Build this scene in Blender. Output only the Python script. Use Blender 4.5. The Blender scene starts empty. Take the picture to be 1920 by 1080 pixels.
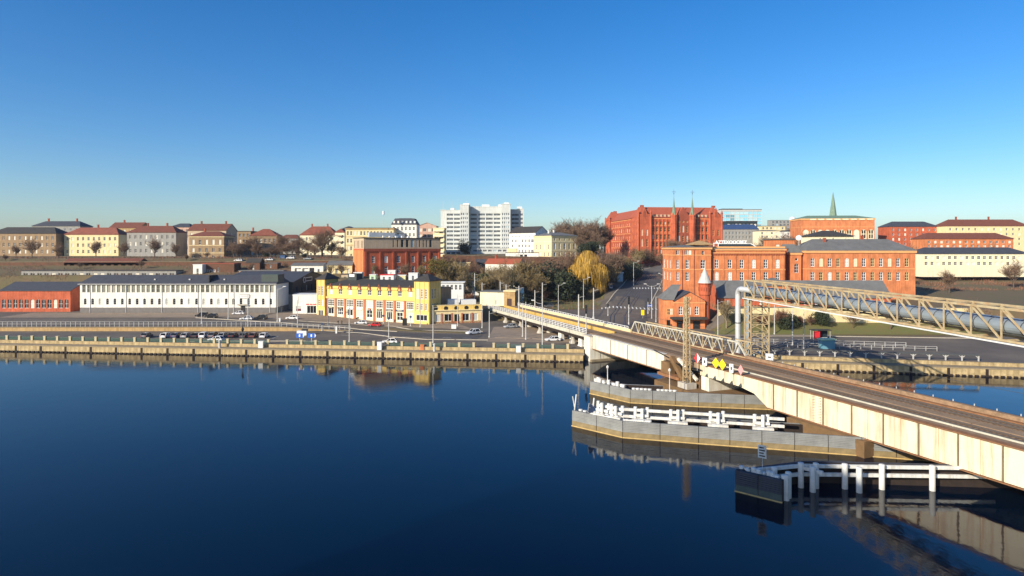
import bpy, bmesh, math, random
from mathutils import Vector, Matrix
R = math.radians
rnd = random.Random(7)
S = bpy.context.scene
COL = S.collection

# ------------------------------------------------------------------ camera, sky, sun, exposure
F, HX, HY, CZ = 1149.0, 960.0, 465.0, 30.0        # focal length in photo pixels, horizon row, eye height above the river
cd = bpy.data.cameras.new('camera'); cam = bpy.data.objects.new('camera', cd); COL.objects.link(cam)
cam.location = (0, 0, CZ); cam.rotation_euler = (R(90), 0, 0)
cd.sensor_width = 36; cd.lens = F / 1920 * 36; cd.shift_y = -(540 - HY) / 1920
cd.clip_start = .5; cd.clip_end = 9000
S.camera = cam

SUN_AZ = math.atan2(-.72, -.694); SUN_EL = R(24)   # sun stands behind the viewer to the left
w = bpy.data.worlds.new('World'); S.world = w; w.use_nodes = True
nt = w.node_tree; bg = nt.nodes['Background']
sky = nt.nodes.new('ShaderNodeTexSky'); sky.sky_type = 'NISHITA'; sky.sun_disc = False
sky.sun_elevation = SUN_EL; sky.sun_rotation = SUN_AZ
sky.altitude = 0; sky.air_density = 1.0; sky.dust_density = .8; sky.ozone_density = 4.5
hs = nt.nodes.new('ShaderNodeHueSaturation'); hs.inputs['Saturation'].default_value = 1.3; hs.inputs['Hue'].default_value = .506
nt.links.new(sky.outputs[0], hs.inputs['Color']); nt.links.new(hs.outputs[0], bg.inputs[0]); bg.inputs[1].default_value = .12
sl = bpy.data.lights.new('sun', 'SUN'); sl.energy = 5.0; sl.angle = R(.55); sl.color = (1, .90, .74)
so = bpy.data.objects.new('sun', sl); COL.objects.link(so); so.location = (-60, -80, 120)
LD = Vector((.72 * math.cos(SUN_EL), .694 * math.cos(SUN_EL), -math.sin(SUN_EL)))
so.rotation_euler = LD.to_track_quat('-Z', 'Y').to_euler()
S.view_settings.view_transform = 'Standard'; S.view_settings.look = 'None'
S.view_settings.exposure = .42; S.view_settings.gamma = 1
S.render.engine = 'CYCLES'

# ------------------------------------------------------------------ materials
def lin(c):
    return tuple(((v / 255) / 12.92 if v / 255 <= .04045 else (((v / 255) + .055) / 1.055) ** 2.4) for v in c)
M = {}
def mat(name, col, rough=.8, var=.18, scale=1.2, bump=.0, bscale=6, metal=0, spec=.4, streak=0, tint=None, objvar=0, coat=0):
    """procedural paint/stone: base colour broken up by two noises, optional vertical streaks and bump"""
    m = bpy.data.materials.new(name); m.use_nodes = True
    n = m.node_tree.nodes; l = m.node_tree.links; p = n['Principled BSDF']
    c = lin(col) if max(col) > 1.0 else col
    p.inputs['Roughness'].default_value = rough; p.inputs['Metallic'].default_value = metal
    p.inputs['Specular IOR Level'].default_value = spec
    if coat: p.inputs['Coat Weight'].default_value = coat; p.inputs['Coat Roughness'].default_value = .05
    tc = n.new('ShaderNodeTexCoord')
    nz = n.new('ShaderNodeTexNoise'); nz.inputs['Scale'].default_value = scale; nz.inputs['Detail'].default_value = 6; nz.inputs['Roughness'].default_value = .65
    l.new(tc.outputs['Object'], nz.inputs['Vector'])
    cr = n.new('ShaderNodeValToRGB'); cr.color_ramp.elements[0].position = .3; cr.color_ramp.elements[1].position = .7
    t = lin(tint) if tint else None
    lo = t or tuple(v * (1 - var) for v in c); hi = tuple(min(1, v * (1 + var)) for v in c) if not t else c
    cr.color_ramp.elements[0].color = (*lo, 1); cr.color_ramp.elements[1].color = (*hi, 1)
    l.new(nz.outputs['Fac'], cr.inputs['Fac']); out = cr.outputs['Color']
    if streak:
        mp = n.new('ShaderNodeMapping'); mp.inputs['Scale'].default_value = (1.6, 1.6, .12); l.new(tc.outputs['Object'], mp.inputs['Vector'])
        n2 = n.new('ShaderNodeTexNoise'); n2.inputs['Scale'].default_value = 1.3; n2.inputs['Detail'].default_value = 5; l.new(mp.outputs[0], n2.inputs['Vector'])
        r2 = n.new('ShaderNodeValToRGB'); r2.color_ramp.elements[0].position = .42; r2.color_ramp.elements[1].position = .68
        r2.color_ramp.elements[0].color = (1, 1, 1, 1); k = 1 - streak; r2.color_ramp.elements[1].color = (k, k * .95, k * .88, 1)
        l.new(n2.outputs['Fac'], r2.inputs['Fac'])
        mx = n.new('ShaderNodeMix'); mx.data_type = 'RGBA'; mx.blend_type = 'MULTIPLY'; mx.inputs['Factor'].default_value = 1
        l.new(out, mx.inputs['A']); l.new(r2.outputs['Color'], mx.inputs['B']); out = mx.outputs['Result']
    if objvar:
        oi = n.new('ShaderNodeObjectInfo'); hs = n.new('ShaderNodeHueSaturation')
        mr = n.new('ShaderNodeMapRange'); mr.inputs['To Min'].default_value = 1 - objvar; mr.inputs['To Max'].default_value = 1 + objvar
        l.new(oi.outputs['Random'], mr.inputs['Value']); l.new(mr.outputs[0], hs.inputs['Value']); l.new(out, hs.inputs['Color']); out = hs.outputs['Color']
    l.new(out, p.inputs['Base Color'])
    if bump:
        nb = n.new('ShaderNodeTexNoise'); nb.inputs['Scale'].default_value = bscale; nb.inputs['Detail'].default_value = 4; l.new(tc.outputs['Object'], nb.inputs['Vector'])
        b = n.new('ShaderNodeBump'); b.inputs['Strength'].default_value = bump; b.inputs['Distance'].default_value = .05
        l.new(nb.outputs['Fac'], b.inputs['Height']); l.new(b.outputs[0], p.inputs['Normal'])
    M[name] = m; return m

def glass(name, dark, pale, amount):
    """window glass seen by day: dark room, glossy face, some panes with pale blinds drawn"""
    m = bpy.data.materials.new(name); m.use_nodes = True
    n = m.node_tree.nodes; l = m.node_tree.links; p = n['Principled BSDF']
    oi = n.new('ShaderNodeObjectInfo'); cr = n.new('ShaderNodeValToRGB'); cr.color_ramp.interpolation = 'CONSTANT'
    cr.color_ramp.elements[0].color = (*lin(dark), 1); cr.color_ramp.elements[1].position = 1 - amount; cr.color_ramp.elements[1].color = (*lin(pale), 1)
    e = cr.color_ramp.elements.new((1 - amount) * .5); e.color = (*[v * 1.9 for v in lin(dark)], 1)
    l.new(oi.outputs['Random'], cr.inputs['Fac']); l.new(cr.outputs['Color'], p.inputs['Base Color'])
    p.inputs['Roughness'].default_value = .12; p.inputs['Specular IOR Level'].default_value = .22
    M[name] = m; return m

mat('white_render', (226, 224, 214), .85, .06, .2, streak=.16)
mat('white_metal', (218, 218, 214), .45, .06, 1.5)
mat('white_paint', (232, 232, 228), .6, .06, 2.5)
mat('timber_white', (212, 211, 204), .75, .16, .8, streak=.22)
mat('grey_render', (150, 148, 142), .9, .10, .5, streak=.15)
mat('plinth', (112, 108, 104), .9, .15, .8)
mat('slate', (66, 68, 74), .75, .2, .7, bump=.2)
mat('dark_roof', (62, 58, 54), .8, .2, .6)
mat('dark_cladding', (44, 52, 54), .6, .1, .5)
mat('green_cladding', (64, 74, 68), .6, .1, .5)
mat('grey_roof', (104, 104, 102), .8, .18, .35, bump=.2)
mat('yellow_render', (228, 196, 112), .85, .1, .3, streak=.16)
mat('cream_render', (224, 206, 158), .88, .07, .5, streak=.1)
mat('pale_cream', (232, 222, 188), .88, .06, .5, streak=.1)
mat('beige_render', (186, 166, 140), .88, .08, .5, streak=.12)
mat('tan_render', (150, 126, 96), .9, .12, .5, streak=.2)
mat('ochre_stone', (176, 146, 100), .9, .14, .8, streak=.2)
mat('pink_render', (196, 160, 140), .9, .1, .5, streak=.1)
mat('pilaster_brick', (178, 108, 74), .9, .16, 2.2)
mat('orange_brick', (204, 126, 80), .88, .26, .35, streak=.25)
mat('red_brick', (184, 94, 62), .88, .26, .3, streak=.25)
mat('deep_brick', (150, 78, 56), .9, .18, .9, streak=.2)
mat('trim_brick', (220, 160, 102), .88, .12, 1.2)
mat('red_tile', (160, 82, 58), .85, .16, .9, bump=.2)
mat('rust_tile', (132, 76, 58), .85, .25, .5, bump=.2)
mat('brown_tile', (112, 66, 50), .85, .2, .8, bump=.2)
mat('wall_brick_old', (116, 78, 60), .95, .3, .6, tint=(82, 64, 48))
mat('copper_green', (112, 134, 112), .7, .15, .8)
mat('hospital_white', (196, 200, 196), .75, .08, .15, streak=.12)
mat('blue_roof', (52, 72, 108), .5, .1, .5)
mat('concrete', (176, 170, 158), .9, .12, .6, bump=.15, streak=.15)
mat('stone_quay', (174, 154, 114), .92, .35, .9, bump=.5, bscale=3, streak=.3)
mat('stone_ledge', (138, 124, 100), .92, .2, .6)
mat('sheet_pile', (46, 36, 30), .85, .3, 1.5)
mat('pillar_stone', (192, 178, 142), .9, .14, 1.5)
mat('rail_green', (66, 98, 84), .6, .1, 1.5)
mat('asphalt', (112, 102, 90), .9, .22, .09, bump=.1, tint=(84, 77, 70))
mat('asphalt_dark', (78, 75, 73), .85, .18, .15)
mat('paving', (138, 122, 104), .92, .16, .3)
mat('kerb', (176, 166, 148), .9, .12, 1)
mat('marking', (214, 212, 204), .8, .12, 1.5)
mat('rail_steel', (130, 120, 110), .4, .1, 2, metal=.7)
mat('grass', (96, 104, 52), .95, .3, .25, tint=(112, 98, 60))
mat('soil', (108, 88, 66), .97, .35, .12, tint=(92, 88, 56))
mat('ballast', (142, 116, 90), .97, .35, 1.6, bump=.5, bscale=5)
mat('sleeper', (112, 90, 70), .9, .2, 2)
mat('walkway', (140, 118, 94), .9, .2, .8)
mat('girder_white', (224, 220, 204), .65, .05, .5, streak=.22)
mat('girder_rust', (220, 210, 182), .6, .08, .3)
mat('zinc', (184, 182, 174), .5, .1, .8)
mat('rust', (136, 96, 64), .9, .3, 1.2)
mat('pier_stone', (128, 98, 66), .95, .3, .7, bump=.5, bscale=2, tint=(98, 78, 50))
mat('truss_paint', (190, 178, 142), .7, .18, .9, tint=(160, 134, 96))
mat('truss_pale', (186, 182, 164), .7, .14, .9)
mat('viaduct_yellow', (204, 168, 92), .8, .14, .6, streak=.2)
mat('pipe_steel', (146, 156, 160), .4, .1, .8, metal=.3)
mat('pipe_bright', (200, 202, 202), .4, .08, .8, metal=.3)
mat('pole_grey', (186, 184, 178), .6, .1, 1)
mat('plate_joint', (120, 104, 80), .8, .2, 1)
mat('pole_dark', (74, 76, 76), .6, .1, 1)
mat('timber_grey', (130, 131, 128), .85, .25, .5, bump=.3, bscale=4)
mat('timber_shaded', (64, 66, 74), .85, .25, .5, bump=.3, bscale=4)  # grey fender timber again, shade on the near fender put into the colour
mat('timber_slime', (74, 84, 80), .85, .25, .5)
mat('timber_tan', (128, 112, 80), .9, .25, .8)
mat('timber_wet', (200, 170, 110), .8, .2, 1.5)
mat('black', (24, 24, 26), .5, .05, 1)
mat('dark_door', (70, 48, 40), .7, .1, 1)
mat('shop_dark', (44, 42, 42), .3, .1, 1)
mat('sign_blue', (36, 96, 186), .5, .05, 1)
mat('sign_yellow', (240, 208, 20), .5, .04, 1)
mat('sign_red', (206, 44, 50), .5, .05, 1)
mat('sign_pink', (214, 150, 146), .6, .05, 1)
mat('navy', (52, 66, 92), .6, .05, 1)
mat('maroon', (112, 34, 40), .6, .08, 1)
mat('mint', (186, 214, 176), .7, .05, 1)
mat('container_blue', (46, 78, 120), .6, .08, 1)
mat('tyre', (22, 22, 23), .9, .1, 2)
mat('rim', (150, 150, 152), .35, .05, 1, metal=.6)
mat('lamp_glass', (226, 226, 220), .2, .02, 1)
mat('tail_red', (150, 20, 20), .3, .05, 1)
for nme, c in dict(white=(228, 228, 228), black=(26, 27, 30), silver=(160, 164, 168), grey=(84, 88, 92), red=(190, 24, 28), brown=(92, 60, 54), blue=(44, 60, 92)).items():
    mat('car_' + nme, c, .35, .02, 1, coat=.7)
mat('bark', (94, 78, 64), .95, .25, 2)
mat('bark_pale', (136, 122, 100), .95, .25, 2)
mat('twig_brown', (134, 108, 86), .95, .25, .3, objvar=.25)
mat('twig_red', (124, 88, 68), .95, .25, .3, objvar=.2)
mat('twig_olive', (138, 120, 80), .95, .25, .3, objvar=.25)
mat('willow_gold', (184, 146, 60), .9, .4, .5)
mat('leaf_dark', (48, 56, 34), .85, .3, .5, objvar=.2)
mat('leaf_olive', (104, 92, 40), .85, .3, .4, objvar=.2)
glass('glass', (30, 32, 36), (190, 190, 180), .22)
glass('glass_blue', (40, 50, 56), (150, 170, 176), .1)
glass('glass_warm', (44, 40, 36), (214, 206, 186), .35)
glass('glass_yard', (92, 92, 80), (150, 146, 130), .3)
glass('glass_teal', (104, 150, 164), (170, 205, 212), .4)
glass('car_glass', (20, 22, 25), (26, 28, 32), .3)

def rust_runs(name, amount=.55):
    """rust stains running down painted steel, and rust blooming at plate edges"""
    m = M[name]; n = m.node_tree.nodes; l = m.node_tree.links; p = n['Principled BSDF']; src = p.inputs['Base Color'].links[0].from_socket
    tc = n.new('ShaderNodeTexCoord'); mp = n.new('ShaderNodeMapping'); mp.inputs['Scale'].default_value = (.9, .9, .07); l.new(tc.outputs['Object'], mp.inputs['Vector'])
    z = n.new('ShaderNodeTexNoise'); z.inputs['Scale'].default_value = 1.0; z.inputs['Detail'].default_value = 8; z.inputs['Roughness'].default_value = .7; l.new(mp.outputs[0], z.inputs['Vector'])
    r_ = n.new('ShaderNodeValToRGB'); r_.color_ramp.elements[0].position = .47; r_.color_ramp.elements[1].position = .66; r_.color_ramp.elements[1].color = (amount, amount, amount, 1); l.new(z.outputs['Fac'], r_.inputs['Fac'])
    mx = n.new('ShaderNodeMix'); mx.data_type = 'RGBA'; l.new(r_.outputs['Color'], mx.inputs['Factor']); l.new(src, mx.inputs['A']); mx.inputs['B'].default_value = (*lin((176, 112, 58)), 1); l.new(mx.outputs['Result'], p.inputs['Base Color'])
rust_runs('girder_rust', .6); rust_runs('girder_white', .16); rust_runs('truss_paint', .4)

def water_mat():
    m = bpy.data.materials.new('river_water'); m.use_nodes = True
    n = m.node_tree.nodes; l = m.node_tree.links; p = n['Principled BSDF']
    p.inputs['Base Color'].default_value = (.0001, .0042, .0135, 1); p.inputs['Roughness'].default_value = .05; p.inputs['IOR'].default_value = 1.33
    g = n.new('ShaderNodeNewGeometry')
    def wave(sc, det, st, dist, prev):
        mp = n.new('ShaderNodeMapping'); mp.inputs['Scale'].default_value = sc; mp.inputs['Rotation'].default_value = (0, 0, R(12)); l.new(g.outputs['Position'], mp.inputs['Vector'])
        z = n.new('ShaderNodeTexNoise'); z.inputs['Scale'].default_value = 1; z.inputs['Detail'].default_value = det; l.new(mp.outputs[0], z.inputs['Vector'])
        b = n.new('ShaderNodeBump'); b.inputs['Strength'].default_value = st; b.inputs['Distance'].default_value = dist; l.new(z.outputs['Fac'], b.inputs['Height'])
        if prev: l.new(prev.outputs[0], b.inputs['Normal'])
        return b
    b = wave((.35, .22, 1), 3, .14, .12, None); b = wave((2.6, 1.2, 1), 3, .12, .05, b)
    l.new(b.outputs[0], p.inputs['Normal'])
    mp = n.new('ShaderNodeMapping'); mp.inputs['Scale'].default_value = (.012, .035, 1); l.new(g.outputs['Position'], mp.inputs['Vector'])
    z = n.new('ShaderNodeTexNoise'); z.inputs['Detail'].default_value = 4; l.new(mp.outputs[0], z.inputs['Vector']); z.inputs['Scale'].default_value = 1
    mr = n.new('ShaderNodeMapRange'); mr.inputs['From Min'].default_value = .4; mr.inputs['From Max'].default_value = .7; mr.inputs['To Min'].default_value = .02; mr.inputs['To Max'].default_value = .11; l.new(z.outputs['Fac'], mr.inputs['Value']); l.new(mr.outputs[0], p.inputs['Roughness'])
    M['river_water'] = m
water_mat()

# ------------------------------------------------------------------ mesh helpers
class MB:
    def __init__(s): s.v = []; s.f = []; s.m = []
    def add(s, vs, fs, mi=0):
        o = len(s.v); s.v += [tuple(q) for q in vs]
        for f in fs: s.f.append(tuple(i + o for i in f)); s.m.append(mi)
        return s
    def box(s, x0, x1, y0, y1, z0, z1, mi=0):
        return s.add([(x0, y0, z0), (x1, y0, z0), (x1, y1, z0), (x0, y1, z0), (x0, y0, z1), (x1, y0, z1), (x1, y1, z1), (x0, y1, z1)],
                     [(0, 3, 2, 1), (4, 5, 6, 7), (0, 1, 5, 4), (1, 2, 6, 5), (2, 3, 7, 6), (3, 0, 4, 7)], mi)
    def bar(s, a, b, w, h=None, mi=0):
        """square bar from a to b"""
        a = Vector(a); b = Vector(b); d = (b - a).normalized(); h = h or w
        up = Vector((0, 0, 1)) if abs(d.z) < .95 else Vector((1, 0, 0))
        sx = d.cross(up).normalized() * w / 2; sy = sx.cross(d).normalized() * h / 2
        vs = [p + q for p in (a, b) for q in (-sx - sy, sx - sy, sx + sy, -sx + sy)]
        return s.add(vs, [(0, 3, 2, 1), (4, 5, 6, 7), (0, 1, 5, 4), (1, 2, 6, 5), (2, 3, 7, 6), (3, 0, 4, 7)], mi)
    def tube(s, a, b, r0, r1=None, n=8, mi=0, cap=True):
        a = Vector(a); b = Vector(b); d = (b - a).normalized(); r1 = r0 if r1 is None else r1
        up = Vector((0, 0, 1)) if abs(d.z) < .9 else Vector((1, 0, 0))
        x = d.cross(up).normalized(); y = d.cross(x)
        vs = [p + (x * math.cos(k * 6.28319 / n) + y * math.sin(k * 6.28319 / n)) * r for p, r in ((a, r0), (b, r1)) for k in range(n)]
        fs = [(k, (k + 1) % n, n + (k + 1) % n, n + k) for k in range(n)]
        if cap: fs += [tuple(range(n)), tuple(range(n, 2 * n))]
        return s.add(vs, fs, mi)
    def lathe(s, c, prof, n=10, mi=0):
        c = Vector(c); vs = []; fs = []
        for r, z in prof: vs += [c + Vector((r * math.cos(k * 6.28319 / n), r * math.sin(k * 6.28319 / n), z)) for k in range(n)]
        for i in range(len(prof) - 1): fs += [(i * n + k, i * n + (k + 1) % n, (i + 1) * n + (k + 1) % n, (i + 1) * n + k) for k in range(n)]
        fs += [tuple(range(n)), tuple(range((len(prof) - 1) * n, len(prof) * n))]
        return s.add(vs, fs, mi)
    def prism(s, poly, y0, y1, mi=0):
        """polygon in x,z pushed along y"""
        n = len(poly); vs = [(x, y0, z) for x, z in poly] + [(x, y1, z) for x, z in poly]
        return s.add(vs, [tuple(range(n)), tuple(range(2 * n - 1, n - 1, -1))] + [(k, n + k, n + (k + 1) % n, (k + 1) % n) for k in range(n)], mi)
    def slab(s, poly, z0, z1, mi=0):
        n = len(poly); vs = [(x, y, z0) for x, y in poly] + [(x, y, z1) for x, y in poly]
        return s.add(vs, [tuple(range(n - 1, -1, -1)), tuple(range(n, 2 * n))] + [(k, (k + 1) % n, n + (k + 1) % n, n + k) for k in range(n)], mi)
    def mesh(s, name, mats):
        me = bpy.data.meshes.new(name); me.from_pydata(s.v, [], s.f)
        for q in (mats if isinstance(mats, (list, tuple)) else [mats]): me.materials.append(M[q])
        if any(s.m): me.polygons.foreach_set('material_index', s.m)
        me.update(); return me
    def build(s, name, mats, parent=None, loc=None, rz=None):
        return put(name, s.mesh(name, mats), parent, loc, rz)
def put(name, me, parent=None, loc=None, rz=None):
    o = bpy.data.objects.new(name, me); COL.objects.link(o)
    if parent is not None: o.parent = parent
    if loc is not None: o.location = loc
    if rz: o.rotation_euler = (0, 0, rz)
    return o
def tag(o, label, cat, group=None):
    o['label'] = label; o['category'] = cat
    if group: o['group'] = group
    return o
def thing(name, label, cat, loc=(0, 0, 0), rz=0, group=None):
    o = bpy.data.objects.new(name, None); COL.objects.link(o); o.location = loc; o.rotation_euler = (0, 0, rz)
    return tag(o, label, cat, group)
def struct(o, kind='structure'):
    o['kind'] = kind; return o
def P(px, py, d): return Vector(((px - HX) / F * d, d, CZ - (py - HY) / F * d))
def PX(px, d): return (px - HX) / F * d
def ZY(py, d): return CZ - (py - HY) / F * d

# ------------------------------------------------------------------ terrain
def lerp_tab(t, v):
    if v <= t[0][0]: return t[0][1]
    for (a, x), (b, y) in zip(t, t[1:]):
        if v <= b: return x + (y - x) * (v - a) / (b - a)
    return t[-1][1]
ST = 2.8
PROF = {
 'yard': [(201, 0), (306, 0), (311, 11), (320, 13.2), (335, 16.5), (350, 21.2), (500, 23), (3000, 23)],
 'left': [(201, 0), (248, 0), (266, 11.2), (285, 13.2), (335, 16.5), (350, 21.2), (500, 23), (3000, 23)],
 'station': [(201, 0), (229, 0), (237, 3.7), (290, 4.3), (325, 9), (345, 15.5), (360, 21.2), (500, 23), (3000, 23)],
 'park': [(201, 0), (240, 0), (290, .8), (332, 2.2), (346, 12), (360, 21.2), (500, 23), (3000, 23)],
 'road': [(201, 0), (215, 0), (260, 1.2), (320, 6.2), (385, 11.7), (430, 16.2), (480, 22), (3000, 23)],
 'brick': [(201, 0), (214, 0), (222, 4.2), (240, 6.2), (300, 10), (400, 19), (500, 23), (3000, 23)],
 'right': [(188, 0), (192, 0), (202, 2.8), (203.4, 6.6), (235, 7.4), (300, 11), (400, 20), (500, 23), (3000, 23)]}
KEYS = [(604, 'yard'), (622, 'left'), (820, 'left'), (835, 'station'), (960, 'station'), (990, 'park'), (1120, 'park'), (1150, 'road'), (1248, 'road'), (1262, 'brick'), (1335, 'brick'), (1350, 'right')]
def bank(X): return 163 - .1 * X if X < 20 else 161 - .2 * (X - 20)
def H(X, Y):
    px = HX + F * X / max(Y, 1)
    base = 0
    if Y > 201: base = 1.4 * max(0, min(1, (-50 - X) / 25)) * max(0, min(1, (340 - Y) / 30))
    if px <= KEYS[0][0]: z = lerp_tab(PROF['yard'], Y)
    elif px >= KEYS[-1][0]: z = lerp_tab(PROF['right'], Y)
    else:
        for (a, ka), (b, kb) in zip(KEYS, KEYS[1:]):
            if px <= b:
                t = (px - a) / (b - a); z = lerp_tab(PROF[ka], Y) * (1 - t) + lerp_tab(PROF[kb], Y) * t; break
    return ST + z + base
def G(px, py, lo=166):
    """the place on the ground that stands at this spot of the view"""
    d = lo
    while d < 1500:
        X = PX(px, d)
        if ZY(py, d) <= H(X, d): return Vector((X, d, H(X, d)))
        d += .4
    return Vector((PX(px, 480), 480, H(PX(px, 480), 480)))
def GD(px, d): X = PX(px, d); return Vector((X, d, H(X, d)))

xs = []; x = -900
while x < 1000:
    xs.append(x); x += 5 if -260 < x < 300 else 40
mb = MB(); rows = [0, 4, 8, 12, 16]      # metres behind the kerb of the quay, then absolute distances
ys_abs = [188, 192, 196, 200.97, 201.03, 202, 203.4, 208, 212, 215, 218, 222, 226, 229, 233, 237, 240, 244, 248, 252, 257, 261, 266, 272, 278, 285, 290, 296, 302, 308, 314, 320, 325, 330, 335, 340, 345, 348, 350, 355, 360, 368, 376, 385, 395, 400, 415, 430, 445, 460, 480, 500, 560, 650, 800, 1100, 1700, 3000]
n0 = 5; NY = n0 + len(ys_abs)
for X in xs:
    b0 = bank(X) + 2.9
    for k in range(NY):
        if k < n0: Y = b0 + (187.0 - b0) * k / (n0 - 1) if b0 < 186 else b0 - (n0 - 1 - k) * .01
        else: Y = max(ys_abs[k - n0], b0 + .01 * k) if X > -900 and b0 > ys_abs[k - n0] else ys_abs[k - n0]
        mb.v.append((X, Y, H(X, Y)))
for i in range(len(xs) - 1):
    for k in range(NY - 1):
        a = i * NY + k; mb.f.append((a, a + NY, a + NY + 1, a + 1))
        X = (xs[i] + xs[i + 1]) / 2; Y = mb.v[a][1]; px = HX + F * X / Y
        soil = (622 < px < 820 and Y > 247) or (px <= 622 and Y > 304) or (820 <= px < 965 and Y > 228) or (965 <= px < 1125 and Y > 262) or (1125 <= px < 1345 and Y > 470) or (px >= 1345 and Y > 187) or (1258 < px < 1345 and Y > 213)
        mb.m.append(1 if soil else 0)
struct(mb.build('ground', ['asphalt', 'soil']))
mb = MB(); mb.add([(-1500, -300, 0), (1500, -300, 0), (1500, 340, 0), (-1500, 340, 0)], [(0, 1, 2, 3)])
struct(mb.build('river', 'river_water'))

def sheet(name, cs, mt, nx=12, ny=4, dz=.05, kind='structure', thick=0):
    """a paved patch draped on the ground; corners in world X,Y"""
    m = MB(); c = [Vector((q[0], q[1])) for q in cs]
    for i in range(nx + 1):
        for j in range(ny + 1):
            u, v = i / nx, j / ny
            p = (c[0] * (1 - u) + c[1] * u) * (1 - v) + (c[3] * (1 - u) + c[2] * u) * v
            m.v.append((p.x, p.y, H(p.x, p.y) + dz))
    for i in range(nx):
        for j in range(ny): a = i * (ny + 1) + j; m.f.append((a, a + ny + 1, a + ny + 2, a + 1)); m.m.append(0)
    return struct(m.build(name, mt), kind)
def ribbon(name, pts, wd, mt, dz=.05, sub=6, raise_=0):
    """strip following a line of world points, optionally with raised sides like a kerb"""
    q = []
    for a, b in zip(pts, pts[1:]):
        for k in range(sub): q.append(Vector(a[:2]).lerp(Vector(b[:2]), k / sub))
    q.append(Vector(pts[-1][:2])); m = MB()
    for i, p in enumerate(q):
        t = (q[min(i + 1, len(q) - 1)] - q[max(i - 1, 0)]).normalized(); s_ = Vector((-t.y, t.x)) * wd / 2
        for e in (p - s_, p + s_): m.v.append((e.x, e.y, H(e.x, e.y) + dz + raise_))
        if raise_:
            for e in (p - s_, p + s_): m.v.append((e.x, e.y, H(e.x, e.y) - .05))
    k = 4 if raise_ else 2
    for i in range(len(q) - 1):
        a, b = i * k, (i + 1) * k; m.f.append((a, a + 1, b + 1, b)); m.m.append(0)
        if raise_: m.f += [(a, b, b + 2, a + 2), (a + 1, a + 3, b + 3, b + 1)]; m.m += [0, 0]
    return struct(m.build(name, mt))

# ------------------------------------------------------------------ windows and buildings
WIN = {}
def window_mesh(w_, h_, nx, nz, fm, gm, t=.10):
    k = (round(w_, 2), round(h_, 2), nx, nz, fm, gm, t)
    if k in WIN: return WIN[k]
    f = MB(); f.box(0, t, 0, .07, 0, h_); f.box(w_ - t, w_, 0, .07, 0, h_); f.box(t, w_ - t, 0, .07, 0, t); f.box(t, w_ - t, 0, .07, h_ - t, h_)
    for i in range(1, nx): x_ = w_ * i / nx; f.box(x_ - t * .42, x_ + t * .42, .004, .066, t, h_ - t)
    for j in range(1, nz): z_ = h_ * j / nz; f.box(t, w_ - t, .007, .063, z_ - t * .42, z_ + t * .42)
    g = MB().add([(t * .5, .045, t * .5), (w_ - t * .5, .045, t * .5), (w_ - t * .5, .045, h_ - t * .5), (t * .5, .045, h_ - t * .5)], [(0, 1, 2, 3)])
    WIN[k] = (f.mesh('window', fm), g.mesh('pane', gm)); return WIN[k]
def side_map(side, w_, dp):
    return {'front': (lambda u, y, v: (u, y, v), (0, 0), 0), 'right': (lambda u, y, v: (w_ - y, u, v), (w_, 0), R(90)),
            'left': (lambda u, y, v: (y, dp - u, v), (0, dp), R(-90)), 'back': (lambda u, y, v: (w_ - u, dp - y, v), (w_, dp), R(180))}[side]
def ops_grid(u0, u1, n, rows, w_, arch=0, **kw):
    """openings in n equal bays between u0 and u1, rows = [(sill, height), ...]"""
    return [dict(u=u0 + (u1 - u0) * (i + .5) / n - w_ / 2, v=v, w=w_, h=h_, arch=arch, **kw) for v, h_ in rows for i in range(n)]
def wall_face(m, W, Z0, Z1, ops, mp, rev, mi=0):
    us = sorted({0, W} | {o['u'] for o in ops} | {o['u'] + o['w'] for o in ops}); vs = sorted({Z0, Z1} | {o['v'] for o in ops} | {o['v'] + o['h'] for o in ops})
    def q(pts): m.add([mp(*p) for p in pts], [tuple(range(len(pts)))], mi)
    for v0, v1 in zip(vs, vs[1:]):
        vm = (v0 + v1) / 2; row = [o for o in ops if o['v'] < vm < o['v'] + o['h']]
        cuts = sorted([0, W] + [c for o in row for c in (o['u'], o['u'] + o['w'])])
        for a, b in zip(cuts[::2], cuts[1::2]):
            if b - a > 1e-4: q([(a, 0, v0), (b, 0, v0), (b, 0, v1), (a, 0, v1)])
    for o in ops:
        u, v, w_, h_ = o['u'], o['v'], o['w'], o['h']
        q([(u, 0, v), (u, rev, v), (u, rev, v + h_), (u, 0, v + h_)]); q([(u + w_, 0, v), (u + w_, rev, v), (u + w_, rev, v + h_), (u + w_, 0, v + h_)])
        q([(u, 0, v), (u + w_, 0, v), (u + w_, rev, v), (u, rev, v)]); q([(u, 0, v + h_), (u + w_, 0, v + h_), (u + w_, rev, v + h_), (u, rev, v + h_)])
        if o.get('arch'):
            r = min(w_ / 2, h_ * .45) * o['arch']; N = 5
            for sgn in (0, 1):
                arc = []
                for k in range(N + 1):
                    a = k / N * math.pi / 2; xx = w_ / 2 * (1 - math.cos(a)); zz = v + h_ - r + r * math.sin(a); arc.append((u + xx if not sgn else u + w_ - xx, .01, zz))
                c = (u if not sgn else u + w_, .01, v + h_)
                q([c] + arc)
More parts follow.
